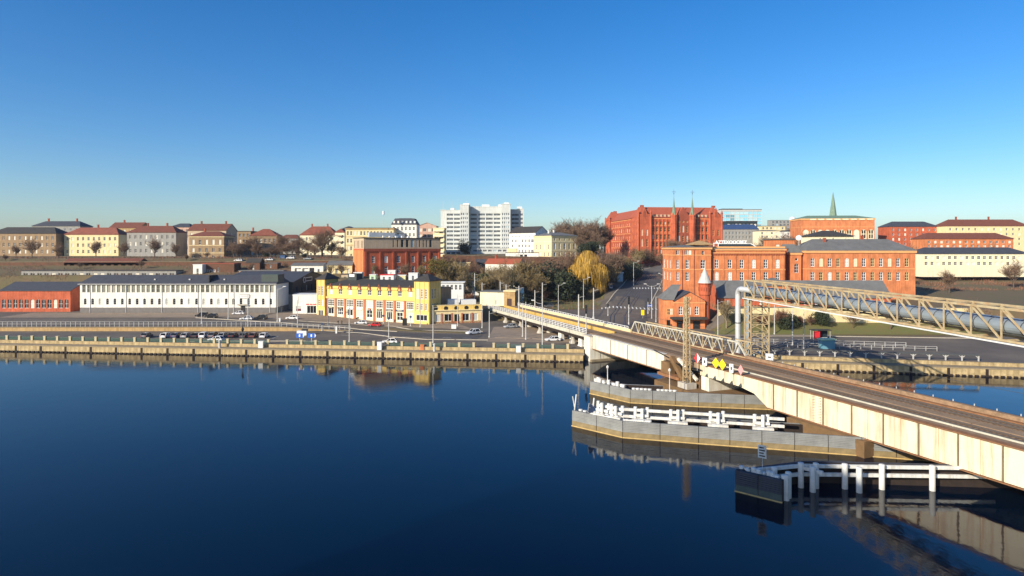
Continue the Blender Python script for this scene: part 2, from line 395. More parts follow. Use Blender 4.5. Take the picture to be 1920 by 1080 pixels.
def building(name, label, loc, rz, w_, dp, h_, wm, sides=None, roof=('flat',), rm='dark_roof', fm='white_paint', gm='glass', nx=2, nz=3, rev=.22, z0=-5, cat='building', cornice=None, panes=True, fr=.10, group=None, string=(), lower=None):
    t = thing(name, label, cat, loc, rz, group); sides = sides or {}
    m = MB(); mats = [wm]
    for sd in ('front', 'right', 'left', 'back'):
        mp, org, ra = side_map(sd, w_, dp); W = w_ if sd in ('front', 'back') else dp; ops = sides.get(sd, [])
        if lower:
            lo = [o for o in ops if o['v'] + o['h'] <= lower[0]]; up = [o for o in ops if o['v'] + o['h'] > lower[0]]
            if lower[1] not in mats: mats.append(lower[1])
            wall_face(m, W, z0, lower[0], lo, mp, rev, 1); wall_face(m, W, lower[0], h_, up, mp, rev)
        else: wall_face(m, W, z0, h_, ops, mp, rev)
        for o in ops:
            p = mp(o['u'], rev - .08, o['v']); kind = o.get('kind', 'window')
            f, g = window_mesh(o['w'], o['h'], o.get('nx', nx), o.get('nz', nz), o.get('fm', fm), o.get('gm', gm), o.get('t', fr))
            wo = put(kind, f, t, p, ra)
            put('pane' if kind == 'window' else 'panel', g, wo)
    k = roof[0]; r = MB()
    if k == 'flat':
        o = roof[1] if len(roof) > 1 else .2; r.box(-o, w_ + o, -o, dp + o, h_, h_ + .35)
    elif k == 'hip':
        hr, ins, o = roof[1], roof[2], roof[3] if len(roof) > 3 else .4
        a = [(-o, -o, h_), (w_ + o, -o, h_), (w_ + o, dp + o, h_), (-o, dp + o, h_)]; b = [(x_, y_, z_ + .2) for x_, y_, z_ in a]
        if w_ >= dp: c = [(ins, dp / 2, h_ + hr), (w_ - ins, dp / 2, h_ + hr)]; fs = [(4, 5, 9, 8), (5, 6, 9), (6, 7, 8, 9), (7, 4, 8)]
        else: c = [(w_ / 2, ins, h_ + hr), (w_ / 2, dp - ins, h_ + hr)]; fs = [(4, 5, 8), (5, 6, 9, 8), (6, 7, 9), (7, 4, 8, 9)]
        r.add(a + b + c, fs + [(0, 1, 2, 3), (0, 1, 5, 4), (1, 2, 6, 5), (2, 3, 7, 6), (3, 0, 4, 7)])
    elif k == 'mansard':
        ins, z1, hr = roof[1], roof[2], roof[3]; o = .35
        a = [(-o, -o, h_), (w_ + o, -o, h_), (w_ + o, dp + o, h_), (-o, dp + o, h_)]; b = [(ins, ins, h_ + z1), (w_ - ins, ins, h_ + z1), (w_ - ins, dp - ins, h_ + z1), (ins, dp - ins, h_ + z1)]
        c = [(w_ * .3, dp / 2, h_ + hr), (w_ * .7, dp / 2, h_ + hr)]
        r.add(a + b + c, [(0, 1, 5, 4), (1, 2, 6, 5), (2, 3, 7, 6), (3, 0, 4, 7), (4, 5, 9, 8), (5, 6, 9), (6, 7, 8, 9), (7, 4, 8), (0, 1, 2, 3)])
    elif k in ('gable_x', 'gable_y'):
        hr = roof[1]; o = roof[2] if len(roof) > 2 else .35; th = .22
        if k == 'gable_x':
            s_ = hr / (dp / 2); r.add([(x_, y_, z_) for x_ in (-o, w_ + o) for y_, z_ in ((-o, h_ - s_ * o + .02), (dp / 2, h_ + hr + .02), (dp + o, h_ - s_ * o + .02), (dp + o, h_ - s_ * o + th), (dp / 2, h_ + hr + th), (-o, h_ - s_ * o + th))],
                                      [(0, 1, 4, 5), (1, 2, 3, 4), (6, 11, 10, 7), (7, 10, 9, 8), (0, 6, 7, 1), (1, 7, 8, 2), (5, 4, 10, 11), (4, 3, 9, 10), (0, 5, 11, 6), (2, 8, 9, 3)])
            m.add([(0, 0, h_), (0, dp, h_), (0, dp / 2, h_ + hr)], [(0, 1, 2)]); m.add([(w_, 0, h_), (w_, dp, h_), (w_, dp / 2, h_ + hr)], [(0, 1, 2)])
        else:
            s_ = hr / (w_ / 2); r.add([(x_, y_, z_) for y_ in (-o, dp + o) for x_, z_ in ((-o, h_ - s_ * o + .02), (w_ / 2, h_ + hr + .02), (w_ + o, h_ - s_ * o + .02), (w_ + o, h_ - s_ * o + th), (w_ / 2, h_ + hr + th), (-o, h_ - s_ * o + th))],
                                      [(0, 1, 4, 5), (1, 2, 3, 4), (6, 11, 10, 7), (7, 10, 9, 8), (0, 6, 7, 1), (1, 7, 8, 2), (5, 4, 10, 11), (4, 3, 9, 10), (0, 5, 11, 6), (2, 8, 9, 3)])
            m.add([(0, 0, h_), (w_, 0, h_), (w_ / 2, 0, h_ + hr)], [(0, 1, 2)]); m.add([(0, dp, h_), (w_, dp, h_), (w_ / 2, dp, h_ + hr)], [(0, 1, 2)])
    m.build('wall', mats, t)
    ro = None
    if r.v: ro = r.build('roof', rm, t)
    if cornice:
        cm, ch, co = cornice; c = MB(); c.box(-co, w_ + co, -co, 0 - .001, h_ - ch, h_ - .004); c.box(-co, -.001, -.001, dp + co, h_ - ch, h_ - .004); c.box(w_ + .001, w_ + co, -.001, dp + co, h_ - ch, h_ - .004); c.build('cornice', cm, t)
    for z_, sm in string:
        c = MB(); c.box(-.12, w_ + .12, -.12, -.001, z_, z_ + .3); c.box(-.12, -.001, -.001, dp, z_, z_ + .3); c.box(w_ + .001, w_ + .12, -.001, dp, z_, z_ + .3); c.build('string_course', sm, t)
    t['_w'] = w_; return t, ro
def part(t, name, mt, *boxes):
    m = MB()
    for b in boxes: m.box(*b)
    return m.build(name, mt, t)
def chimneys(ro, spots, mt='deep_brick', sz=.9, h_=2.0):
    for x_, y_, z_ in spots:
        m = MB(); m.box(x_ - sz / 2, x_ + sz / 2, y_ - .4, y_ + .4, z_ - 1.6, z_ + h_ - .2); m.box(x_ - sz / 2 - .08, x_ + sz / 2 + .08, y_ - .48, y_ + .48, z_ + h_ - .2, z_ + h_); m.build('chimney', mt, ro)
def face_at(pxl, dl, pxr, dr):
    """place a front between two view columns at two distances: origin, turn, width"""
    a = Vector((PX(pxl, dl), dl)); b = Vector((PX(pxr, dr), dr)); v = b - a
    return a, math.atan2(v.y, v.x), v.length

# ---- long white warehouse with a slate roof, left of the yellow block
zb = 4.2
t, ro = building('warehouse', 'long white warehouse with dark slate roof and paired upper windows beside the road', (PX(150, 244), 244, zb), 0, PX(517, 244) - PX(150, 244), 14, 11.4, 'white_render',
    {'front': ops_grid(.6, 77.4, 39, [(8.1, 2.95)], 1.4, 0, nx=1, nz=2, fm='grey_render', gm='glass_yard', t=.14) + ops_grid(.6, 77.4, 26, [(3.3, 2.4)], 1.05, 1, nx=1, nz=3, fm='grey_render')}, ('hip', 3.4, 1, .5), 'slate', lower=(2.1, 'plinth'))
part(t, 'gutter', 'pole_grey', (-.5, PX(517, 244) - PX(150, 244) + .5, -.72, -.52, 11.35, 11.55))
WW = PX(517, 244) - PX(150, 244)
part(t, 'stair_block', 'green_cladding', (WW - 6.2, WW + .4, 1.2, 8, 11.7, 15.2))
part(t, 'door', 'shop_dark', (WW - 13.8, WW - 12.2, -.12, -.02, -.2, 2.9)); part(t, 'door_canopy', 'concrete', (WW - 15, WW - 11, -.9, -.02, 3.0, 3.5))
sg = part(t, 'sign_board', 'white_metal', (WW - 14.2, WW - 10.4, -.25, -.05, 5.9, 7.2)); part(sg, 'sign_frame', 'black', (WW - 14.3, WW - 10.3, -.18, -.06, 5.8, 7.3)); part(sg, 'lettering', 'pole_dark', (WW - 13.8, WW - 11, -.28, -.26, 6.6, 6.75))
for k in range(6): part(t, 'downpipe', 'pole_grey', (4 + k * 14.3, 4.15 + k * 14.3, -.18, -.03, -.2, 11.2))
for k in range(3): part(t, 'roof_vent', 'pole_grey', (WW - 22 - k * 14, WW - 21.4 - k * 14, 2.6, 3.2, 12, 13.4))
part(t, 'fire_wall', 'black', (WW - 27, WW - 26.6, .4, 7, 11.8, 14.9))
# hall behind with the dark gable
t, ro = building('gabled_hall', 'dark clad gabled hall with white logo, behind the white warehouse', (PX(517, 244) - 30, 258.5, zb), 0, 31.5, 48, 11.3, 'dark_cladding',
    {'right': ops_grid(2, 34, 5, [(6.6, 2.6)], 1.9, 0, nx=2, nz=1, fm='dark_cladding', gm='glass_blue') + [dict(u=1, v=1.2, w=1.4, h=3.2, arch=1, gm='glass', fm='grey_render')]}, ('gable_x', 3.6, .5), 'slate', lower=(6.2, 'grey_render'))
m = MB(); Xg = 31.5 + .06
lg = []
for k in range(6):
    a0, a1 = R(60 * k), R(60 * k + 60); m.bar((Xg, 14.5 + 1.5 * math.cos(a0), 11.6 + 1.3 * math.sin(a0)), (Xg, 14.5 + 1.5 * math.cos(a1), 11.6 + 1.3 * math.sin(a1)), .36)
m.build('logo_mark', 'white_metal', t)
m = MB(); m.box(Xg, Xg + .06, 16.6, 25, 12.3, 12.65); m.box(Xg, Xg + .06, 16.6, 25, 10.8, 11.15); m.box(Xg, Xg + .06, 24.7, 25.1, 11.15, 12.3); m.build('logo_outline', 'white_metal', t)
for k in range(2):
    for j in range(2):
        ac = part(t, 'air_conditioner', 'pole_grey', (31.55, 32.3, .8 + k * 3.2, 3.3 + k * 3.2, 5.1 - j * 3.2, 6.7 - j * 3.2)); part(ac, 'fan', 'black', (32.31, 32.34, 1.2 + k * 3.2, 2.5 + k * 3.2, 5.4 - j * 3.2, 6.5 - j * 3.2))

# ---- small white shop between warehouse and yellow block
t, ro = building('shop_pavilion', 'small flat white shop with red lettered fascia beside the yellow block', (PX(549, 240), 240, 4.2), 0, PX(599, 240) - PX(549, 240), 9, 7.2, 'white_render',
    {'front': [dict(u=1.2, v=.9, w=2.2, h=2.2, nx=2, nz=1, gm='glass'), dict(u=5.6, v=.2, w=3.6, h=3.0, nx=3, nz=1, gm='glass')]}, ('flat', .1), 'white_metal', cat='shop')
part(t, 'sign_lettering', 'sign_red', (5.2, 6.4, -.06, -.02, 3.55, 3.95), (6.7, 7.7, -.06, -.02, 3.55, 3.95), (7.9, 9.2, -.06, -.02, 3.55, 3.95)); part(t, 'poster', 'maroon', (1.5, 3.1, .02, .1, 1.2, 2.0)); part(t, 'fascia_line', 'pole_grey', (2.0, 2.15, -.08, -.02, 3.9, 6.9))

# ---- yellow block with two corner towers
a, rz, L = face_at(612, 235.7, 779, 220.6)
zb = 2.8; h1, h2 = 8.2, 13.0
nb = 9; bw = L / nb; ops = []
for i in range(nb):
    u = i * bw
    ops += [dict(u=u + .75, v=5.0, w=1.5, h=2.6, nx=2, nz=3, t=.14), dict(u=u + bw - 2.25, v=5.0, w=1.5, h=2.6, nx=2, nz=3, t=.14)]
    ops += [dict(u=u + bw / 2 - .85, v=9.6, w=1.7, h=1.9, nx=2, nz=2, t=.13)]
    gz = 1.4 * (1 - i / nb)
    ops += [dict(u=u + .9, v=.5 + gz, w=bw - 1.8, h=3.1 - gz * .4, nx=[2, 3, 2, 2, 2, 3, 3, 2, 3][i], nz=[1, 2, 1, 1, 2, 1, 1, 2, 1][i], t=.16, gm='glass' if i not in (5, 6, 7) else 'glass_warm', kind='shop_window')]
t, ro = building('yellow_block', 'bright yellow block with brick pilasters and two corner towers', (a.x, a.y, zb), rz, L, 16, h2, 'yellow_render', {'front': ops}, ('hip', 2.1, 5, .3), 'dark_roof', lower=(h1, 'pale_cream'), gm='glass_warm')
for i in range(nb + 1): part(t, 'pilaster', 'pilaster_brick', (i * bw - .42, i * bw + .42, -.3, -.004, -3, h1 - .2))
part(t, 'ledge', 'yellow_render', (-.1, L + .1, -.55, -.005, h1 - .15, h1 + .4)); part(t, 'cornice', 'yellow_render', (-.1, L + .1, -.3, -.005, 11.75, 12.0)); part(t, 'gutter', 'dark_roof', (-.1, L + .1, -.6, -.36, h2 - .05, h2 + .15))
for i in range(nb):
    m = MB(); c = (i + .5) * bw; m.prism([(c - 1.0, 11.6), (c + 1.0, 11.6), (c, 13.9)], -.42, -.31); d = m.build('dormer', 'deep_brick', t); MB().prism([(c - .4, 11.62), (c + .4, 11.62), (c, 12.6)], -.46, -.425).build('dormer_panel', 'yellow_render', d)
for i, (mt, wd) in enumerate([('shop_dark', .7), ('shop_dark', .7), ('white_paint', .8), ('white_paint', .6), ('maroon', .4), ('dark_door', .6), ('navy', .75), ('navy', .9), ('pale_cream', .6)]):
    sb = part(t, 'shop_sign', mt, ((i + .5) * bw - bw * wd / 2 * .8, (i + .5) * bw + bw * wd / 2 * .8, -.2, -.02, 4.05, 4.75))
    part(sb, 'sign_strip', 'pale_cream' if mt != 'white_paint' and mt != 'pale_cream' else 'maroon', ((i + .5) * bw - bw * wd * .25, (i + .5) * bw + bw * wd * .25, -.23, -.205, 4.3, 4.45))
rb = part(t, 'lift_house', 'dark_cladding', (5.5, 9.5, 6, 10, h2 + .8, h2 + 4.2)); part(rb, 'sign_board', 'white_metal', (6.2, 8.6, 5.9, 5.97, h2 + 3.0, h2 + 4.0))
def yellow_tower(u0, u1, dp, cols, h_):
    W = u1 - u0; ops = []
    ops += ops_grid(.5, W - .5, cols, [(5.0, 2.4)], .95, 0, nx=2, nz=3, t=.13) + ops_grid(.5, W - .5, cols, [(9.0, 3.6)], .95, 0, nx=2, nz=4, t=.13) + [dict(u=.8, v=1.2, w=W - 1.6, h=2.2, nx=3, nz=1, t=.15, gm='glass')]
    side = ops_grid(1.5, dp - 1.5, 3, [(5.0, 2.4), (9.0, 3.6)], .9, 0, nx=2, nz=3, t=.1)
    m = MB(); tw = []
    for sd in ('front', 'right', 'left', 'back'):
        mp, org, ra = side_map(sd, W, dp); o_ = ops if sd == 'front' else side if sd == 'right' else []
        sh = lambda uu, y_, v_, mp=mp: (mp(uu, y_, v_)[0] + u0, mp(uu, y_, v_)[1] - .9, v_)
        wall_face(m, W if sd in ('front', 'back') else dp, -3, h_, o_, sh, .2)
        for o in o_:
            f, g = window_mesh(o['w'], o['h'], o['nx'], o['nz'], 'white_paint', o.get('gm', 'glass'), o['t']); tw.append((f, g, sh(o['u'], .12, o['v']), ra))
    tb = m.build('tower', 'yellow_render', t)
    for f, g, p, ra in tw: wo = put('window', f, tb, p, ra); put  # panes ride on the window mesh below
    for f, g, p, ra in tw: put('pane', g, tb, p, ra)
    r = MB(); o = .45; a_ = [(u0 - o, -.9 - o, h_), (u1 + o, -.9 - o, h_), (u1 + o, dp - .9 + o, h_), (u0 - o, dp - .9 + o, h_)]
    r.add(a_ + [(x_, y_, z_ + .3) for x_, y_, z_ in a_] + [((u0 + u1) / 2, dp / 2 - .9, h_ + 2.7)], [(0, 1, 2, 3), (0, 1, 5, 4), (1, 2, 6, 5), (2, 3, 7, 6), (3, 0, 4, 7), (4, 5, 8), (5, 6, 8), (6, 7, 8), (7, 4, 8)])
    r.build('tower_roof', 'dark_roof', tb)
    n = cols
    for k in range(n + 1): part(tb, 'rib', 'yellow_render', (u0 + .35 + (W - .7) * k / n - .14, u0 + .35 + (W - .7) * k / n + .14, -1.05, -.905, 4.6, h_ - .3))
yellow_tower(-3.9, 0, 8, 2, 15.1); yellow_tower(L, L + 6.2, 8.5, 3, 15.3)
part(t, 'rear_block', 'tan_render', (L + .5, L + 6.0, 7.7, 16, -3, 12.5))
YT = t
# ---- low yellow wing with shop windows
a, rz, L = face_at(807, 219, 903, 224)
t, ro = building('low_shop_wing', 'single storey cream shop wing with arched parapet, right of the yellow block', (a.x, a.y, 2.8), rz, L, 10, 4.6, 'cream_render',
    {'front': [dict(u=L * f0, v=.8, w=2.9, h=2.6, nx=2, nz=1, t=.12, gm='glass') for f0 in (.10, .27, .60, .77)] + [dict(u=L * .46, v=.1, w=1.9, h=3.2, nx=1, nz=1, gm='glass', kind='door')]}, ('flat', .4), 'cream_render', cat='shop', lower=(.75, 'pilaster_brick'))
m = MB(); 
part(t, 'parapet', 'yellow_render', (-.2, L + .2, .2, .6, 4.9, 6.5)); part(t, 'parapet_cap', 'cream_render', (-.3, L + .3, .1, .7, 6.5, 6.7))
for k in range(5): MB().lathe((0, 0, 0), [(.75, -.06), (.75, .06)], 14).build('arch_vent', 'shop_dark', t, (L * (.1 + .2 * k), .16, 5.5)).rotation_euler = (R(90), 0, 0)
for k in range(6): part(t, 'pilaster', 'pilaster_brick', (L * (.005 + .197 * k), L * (.005 + .197 * k) + .55, -.15, -.003, -1, 3.7))
part(t, 'roof_box', 'white_metal', (7, 11, 4, 7, 4.95, 8.3)); part(t, 'roof_tank', 'white_metal', (12, 17.5, 4, 7, 4.95, 8.1))

# ---- station house, cream, by the viaduct
a, rz, L = face_at(900, 250, 946, 247)
t, ro = building('station_house', 'flat roofed cream station house at the head of the viaduct', (a.x, a.y, 5.5), rz, L, 8, 6.6, 'pale_cream', {'front': [dict(u=6.5, v=1.4, w=1.1, h=2, nx=1, nz=1)]}, ('flat', .25), 'grey_roof')
pt = part(t, 'portal', 'ochre_stone', (L + .02, L + 4.6, -.8, 7, -2, 7.0)); part(pt, 'door', 'dark_door', (L + 1.3, L + 3.2, -.9, -.81, -1, 4.2)); part(pt, 'portal_cap', 'cream_render', (L - .2, L + 4.9, -1.1, 7.2, 7.0, 7.5))

# ---- red brick block with a pale added storey
a, rz, L = face_at(682, 284, 826, 306)
zb = 14; n = 6
ops = []
for i in range(n):
    c = [.075, .235, .395, .585, .735, .885][i] * L + .8
    ops += [dict(u=c, v=4.0, w=1.7, h=3.4, arch=.8, nx=2, nz=3, t=.16), dict(u=c, v=9.0, w=1.7, h=3.3, arch=.8, nx=2, nz=3, t=.16)]
for k, f0 in enumerate([.36, .415, .465, .53, .595, .66, .705, .755, .80, .845]): ops.append(dict(u=L * f0, v=16.4, w=[.6, .6, 1.4, 1.4, 1.4, .6, .6, .6, .6, 1.3][k], h=3.6, nx=1, nz=1, fm='pole_dark', t=.06, gm='glass_blue'))
t, ro = building('brick_block', 'red brick block with arched windows and a plain beige storey on top', (a.x, a.y, zb), rz, L, 14, 20.6, 'beige_render', {'front': ops, 'left': ops_grid(.5, 13.5, 7, [(15.9, 3.6)], .9, 0, nx=1, nz=1, fm='beige_render', gm='glass_warm')}, ('flat', .35), 'dark_roof', lower=(15.7, 'red_brick'), gm='glass_warm')
for f0 in (.02, .20, .365, .535, .69, .845, .985): part(t, 'pilaster', 'red_brick', (L * f0 - .45, L * f0 + .45, -.3, -.004, -4, 14.4))
part(t, 'brick_cornice', 'deep_brick', (0, L, -.36, -.305, 14.4, 15.6))
for k in range(8): part(t, 'fin', 'trim_brick', (-.35, -.005, .6 + k * 1.75, 1.2 + k * 1.75, -4, 15.0))
part(t, 'roof_duct', 'pipe_bright', (4, 17, 3.5, 6, 21.2, 23.4)); part(t, 'roof_duct', 'pipe_bright', (17.2, 21, 4, 6, 21.2, 22.6))
for k in range(5): part(t, 'roof_vent', 'white_metal', (10 + k * 3.2, 11 + k * 3.2, 1.4, 2.4, 21, 21.8))

# ---- hospital
zb = 26.5; D0 = 485; x0 = PX(825, D0)
def hx(px): return PX(px, D0) - x0
t = thing('hospital', 'large white hospital tower block with ribbon windows rising over the hill', 'hospital', (x0, D0, zb))
def hosp(u0, u1, y0, dp, h_, fo, ro_=None, lo_=None):
    m = MB(); W = u1 - u0; pl = []
    for sd in ('front', 'right', 'left', 'back'):
        mp, org, ra = side_map(sd, W, dp); o_ = {'front': fo, 'right': ro_ or [], 'left': lo_ or []}.get(sd, [])
        sh = lambda uu, y_, v_, mp=mp: (mp(uu, y_, v_)[0] + u0, mp(uu, y_, v_)[1] + y0, v_)
        wall_face(m, W if sd in ('front', 'back') else dp, -6, h_, o_, sh, .3)
        pl += [(window_mesh(o['w'], o['h'], o['nx'], o['nz'], 'white_paint', 'glass_blue', o.get('t', .14)), sh(o['u'], .2, o['v']), ra) for o in o_]
    b = m.build('wing', 'hospital_white', t)
    for (f, g), p, ra in pl: put('window', f, b, p, ra); put('pane', g, b, p, ra)
    MB().box(u0 - .2, u1 + .2, y0 - .2, y0 + dp + .2, h_, h_ + .5).build('roof', 'hospital_white', b)
    return b
fl = [(2.5 + 3.32 * k, 1.9) for k in range(9)]
A1, T1, C1, M1, T2, E1, E2 = hx(835), hx(864), hx(880), hx(895), hx(940), hx(957), hx(982)
hosp(A1 + .01, T1 - .01, 3, 14, 33.2, ops_grid(.6, T1 - A1 - .2, 2, fl, 5.2, nx=5, nz=1)); hosp(0, A1, 4.2, 13, 33.6, [])
hosp(T1, C1, -7, 16, 37, ops_grid(.4, C1 - T1 - .4, 4, fl[:9], .95, nx=1, nz=1))
hosp(M1, T2 - .01, 1, 14, 36, ops_grid(.3, T2 - M1 - .3, 3, fl, 5.4, nx=5, nz=1))
hosp(C1 + .01, M1 - .01, 2.5, 12, 36, ops_grid(.3, M1 - C1 - .3, 1, fl, 5.2, nx=5, nz=1))
hosp(T2, E1, -6, 16, 37.6, ops_grid(.4, E1 - T2 - .4, 4, fl[:9], .95, nx=1, nz=1))
hosp(E1 + .01, hx(975), 5, 12, 34, ops_grid(.3, hx(975) - E1 - .3, 1, fl, 5.8, nx=5, nz=1)); hosp(hx(975) + .01, E2, 2, 14, 34.4, ops_grid(.3, 2.6, 1, fl, 2.0, nx=2, nz=1))
hosp(-2, 26, -16, 9, 1.5, ops_grid(.5, 27.5, 7, [(-1.2, 1.6)], 3, nx=3, nz=1)); hosp(26.1, 58, -12, 9, 3.2, ops_grid(.5, 31, 8, [(.6, 1.6)], 2.9, nx=3, nz=1))
for k, (u, wd, z_) in enumerate([(8, 3, 33.7), (18, 5, 37.5), (33, 6, 36.5), (46, 4, 36.5), (50.5, 4, 38.1), (61, 4, 34.9)]): part(t, 'roof_plant', 'white_metal', (u, u + wd, 3, 8, z_, z_ + 1.6))
for k, u in enumerate((2, 9, 21, 52, 63)): part(t, 'antenna', 'pole_grey', (u, u + .15, 4, 4.15, 33, 41))

# ---- buildings between hospital and town hall
a, rz, L = face_at(955, 420, 1004, 405)
building('plaster_house', 'long white plaster house with dark roof beside the hospital', (a.x, a.y, 24), rz, L, 14, 16.2, 'white_render', {'front': ops_grid(1.5, L - 4, 6, [(3, 2), (6.4, 2), (9.8, 2), (13.4, 1)], 1.3, nx=2, nz=2) + ops_grid(L - 4.2, L - .8, 1, [(3, 2), (6.4, 2), (9.8, 2)], 2.6, nx=4, nz=2), 'right': ops_grid(2, 12, 2, [(14.6, 1.2)], 1.1)}, ('gable_x', 4.2), 'dark_roof')
a, rz, L = face_at(1034, 390, 1082, 402)
t, ro = building('classical_house', 'cream classical house with hipped grey roof, next to the bare trees', (a.x, a.y, 22.5), rz, L, 19, 15.4, 'cream_render', {'front': ops_grid(.6, L - .4, 5, [(2.2, 2.6), (6.6, 4.0)], 1.5, .6, nx=2, nz=2, t=.2) + ops_grid(.6, L - .4, 5, [(12.2, 1.6)], 1.0, 1, nx=1, nz=1, t=.15), 'left': ops_grid(1, 18, 4, [(2.2, 2.6), (6.6, 3.2)], 1.1, 0, nx=2, nz=2)}, ('hip', 2.4, 6, .6), 'grey_roof', cornice=('cream_render', .7, .35), string=((5.6, 'pale_cream'), (11.3, 'pale_cream')))
chimneys(ro, [(4, 8, 17), (9, 9, 17.4)], 'white_render')
a, rz, L = face_at(948, 385, 1010, 383)
t, ro = building('garage_row', 'low white garage row with graffiti wall under the plaster house', (a.x, a.y, 23.5), rz, L, 6, 3.4, 'white_render', {'front': ops_grid(6, 14, 3, [(.2, 2.2)], 1.8, nx=1, nz=1, kind='door', fm='black')}, ('flat', .1), 'dark_roof')
part(t, 'upper_box', 'cream_render', (1, 7, .5, 5.5, 3.76, 6.2))
# ---- white house with a red tiled roof below the brick terrace
a, rz, L = face_at(910, 318, 972, 312)
t, ro = building('gable_house', 'white blank walled house with red tiled roof below the brick terrace', (a.x, a.y, 13.5), rz, L, 10, 8.4, 'white_render', {'front': ops_grid(1, L - 1, 3, [(2.5, 1.5)], .9)}, ('gable_x', 2.4), 'red_tile')
chimneys(ro, [(4, 5, 11)], 'deep_brick')

# ---- the red town hall
D0 = 432; X0 = PX(1197, D0); rz = R(7)
t = thing('town_hall', 'huge red brick Gothic town hall with twin green spires', 'town hall', (X0, D0, 23.0), rz)
W, DP, HE = 62.5, 80.0, 28.8
rows5 = [(3, 3.0), (8, 3.2), (13.2, 3.4), (18.6, 3.2), (23.6, 2.2)]
def wing(x0_, x1_, y0_, y1_, h_, fo=(), lo_=(), mt='red_brick', ro_=(), fm_='trim_brick'):
    m = MB(); W_, dp_ = x1_ - x0_, y1_ - y0_; pl = []
    for sd in ('front', 'right', 'left', 'back'):
        mp, org, ra = side_map(sd, W_, dp_); o_ = {'front': fo, 'left': lo_, 'right': ro_}.get(sd, ())
        sh = lambda uu, y_, v_, mp=mp: (mp(uu, y_, v_)[0] + x0_, mp(uu, y_, v_)[1] + y0_, v_)
        wall_face(m, W_ if sd in ('front', 'back') else dp_, -8, h_, list(o_), sh, .45)
        pl += [(window_mesh(o['w'], o['h'], o.get('nx', 2), o.get('nz', 2), fm_, 'glass', .2), sh(o['u'], .35, o['v']), ra) for o in o_]
    b = m.build('wing', mt, t)
    for (f, g), p, ra in pl: put('window', f, b, p, ra); put('pane', g, b, p, ra)
    return b
wing(0, W, 0, 17, HE, ops_grid(9.5, 24, 5, rows5, 1.75, .8) + ops_grid(40, 52, 4, rows5, 1.75, .8) + ops_grid(27.5, 37.5, 3, rows5, 1.6, .8), ops_grid(.5, 16, 4, rows5, 1.4, .8))
wing(.01, 17, 17.01, DP, HE - .4, (), ops_grid(.5, DP - 17.5, 12, rows5, 2.4, .8), fm_='pale_cream')
def hall_roof(x0_, x1_, y0_, y1_, z_, hr, along, hipends=(0, 0)):
    m = MB(); o = .5
    if along == 'x':
        ym = (y0_ + y1_) / 2; a_ = [(x0_ - o, y0_ - o, z_), (x1_ + o, y0_ - o, z_), (x1_ + o, y1_ + o, z_), (x0_ - o, y1_ + o, z_)]; c = [(x0_ + hipends[0], ym, z_ + hr), (x1_ - hipends[1], ym, z_ + hr)]; fs = [(0, 1, 5, 4), (1, 2, 5), (2, 3, 4, 5), (3, 0, 4)]
    else:
        xm = (x0_ + x1_) / 2; a_ = [(x0_ - o, y0_ - o, z_), (x1_ + o, y0_ - o, z_), (x1_ + o, y1_ + o, z_), (x0_ - o, y1_ + o, z_)]; c = [(xm, y0_ + hipends[0], z_ + hr), (xm, y1_ - hipends[1], z_ + hr)]; fs = [(0, 1, 4), (1, 2, 5, 4), (2, 3, 5), (3, 0, 4, 5)]
    return m.add(a_ + c, fs + [(0, 1, 2, 3)]).build('roof', 'red_tile', t)
r1 = hall_roof(0, W, 0, 17, HE, 7.7, 'x', (3, 3)); hall_roof(0, 17, 17.5, DP, HE - .4, 7.4, 'y', (0, 3))
def pavilion(x0_, x1_, y0_, y1_, h_, gable=True, hr=7.6):
    b = wing(x0_, x1_, y0_, y1_, h_, ops_grid(.8, x1_ - x0_ - .8, 2, [(8, 5.4), (15.6, 4.6)], 1.5, 1, nx=2, nz=3), ops_grid(.8, y1_ - y0_ - .8, 2, rows5, 1.3, .8))
    xm = (x0_ + x1_) / 2
    hall_roof(x0_ + .6, x1_ - .6, y0_ + .6, y1_, h_, hr, 'y', (4.5, 4.5))
    if gable:
        g = MB(); g.prism([(x0_ + 1.0, h_), (x1_ - 1.0, h_), (x1_ - 1.0, h_ + 1.6), (x1_ - 2.6, h_ + 1.6), (xm, h_ + 6.4), (x0_ + 2.6, h_ + 1.6), (x0_ + 1.0, h_ + 1.6)], y0_ - .15, y0_ + .55)
        gb = g.build('gable', 'red_brick', t); MB().prism([(xm - .8, h_ - .5), (xm + .8, h_ - .5), (xm + .8, h_ + 3), (xm, h_ + 4.2), (xm - .8, h_ + 3)], y0_ - .19, y0_ - .155).build('niche', 'deep_brick', gb)
    for xx in (x0_ + .1, x1_ - .1):
        pn = MB(); pn.lathe((xx, y0_ + .1, -8), [(.75, 0), (.75, h_ + 10.2), (1.0, h_ + 10.4), (.0, h_ + 12.6)], 8); pn.build('turret', 'red_brick', t)
pavilion(-.6, 8.6, -1.6, 9, HE + .6); pavilion(52.2, 61.2, -1.6, 9, HE + .6)
for z_ in (6.9, 12.0, 17.4, 22.7, HE - 1.2): part(t, 'string_course', 'trim_brick', (8.7, W - 10.2, -.14, -.01, z_, z_ + .35)); part(t, 'string_course', 'trim_brick', (-.14, .0, 17.1, DP - 12.1, z_, z_ + .35))
# pavilions on the long side wing
for yy in (DP - 12, ):
    b = wing(-1.4, 9, yy, yy + 12, HE + .6, (), ops_grid(.8, 11.2, 2, rows5, 1.5, .8)); hall_roof(-1.4, 9, yy, yy + 12, HE + .6, 7.4, 'x', (3, 3))
    for q in (yy + .2, yy + 11.8): MB().lathe((-1.3, q, -8), [(.7, 0), (.7, HE + 10.2), (.95, HE + 10.4), (0, HE + 12)], 8).build('turret', 'red_brick', t)
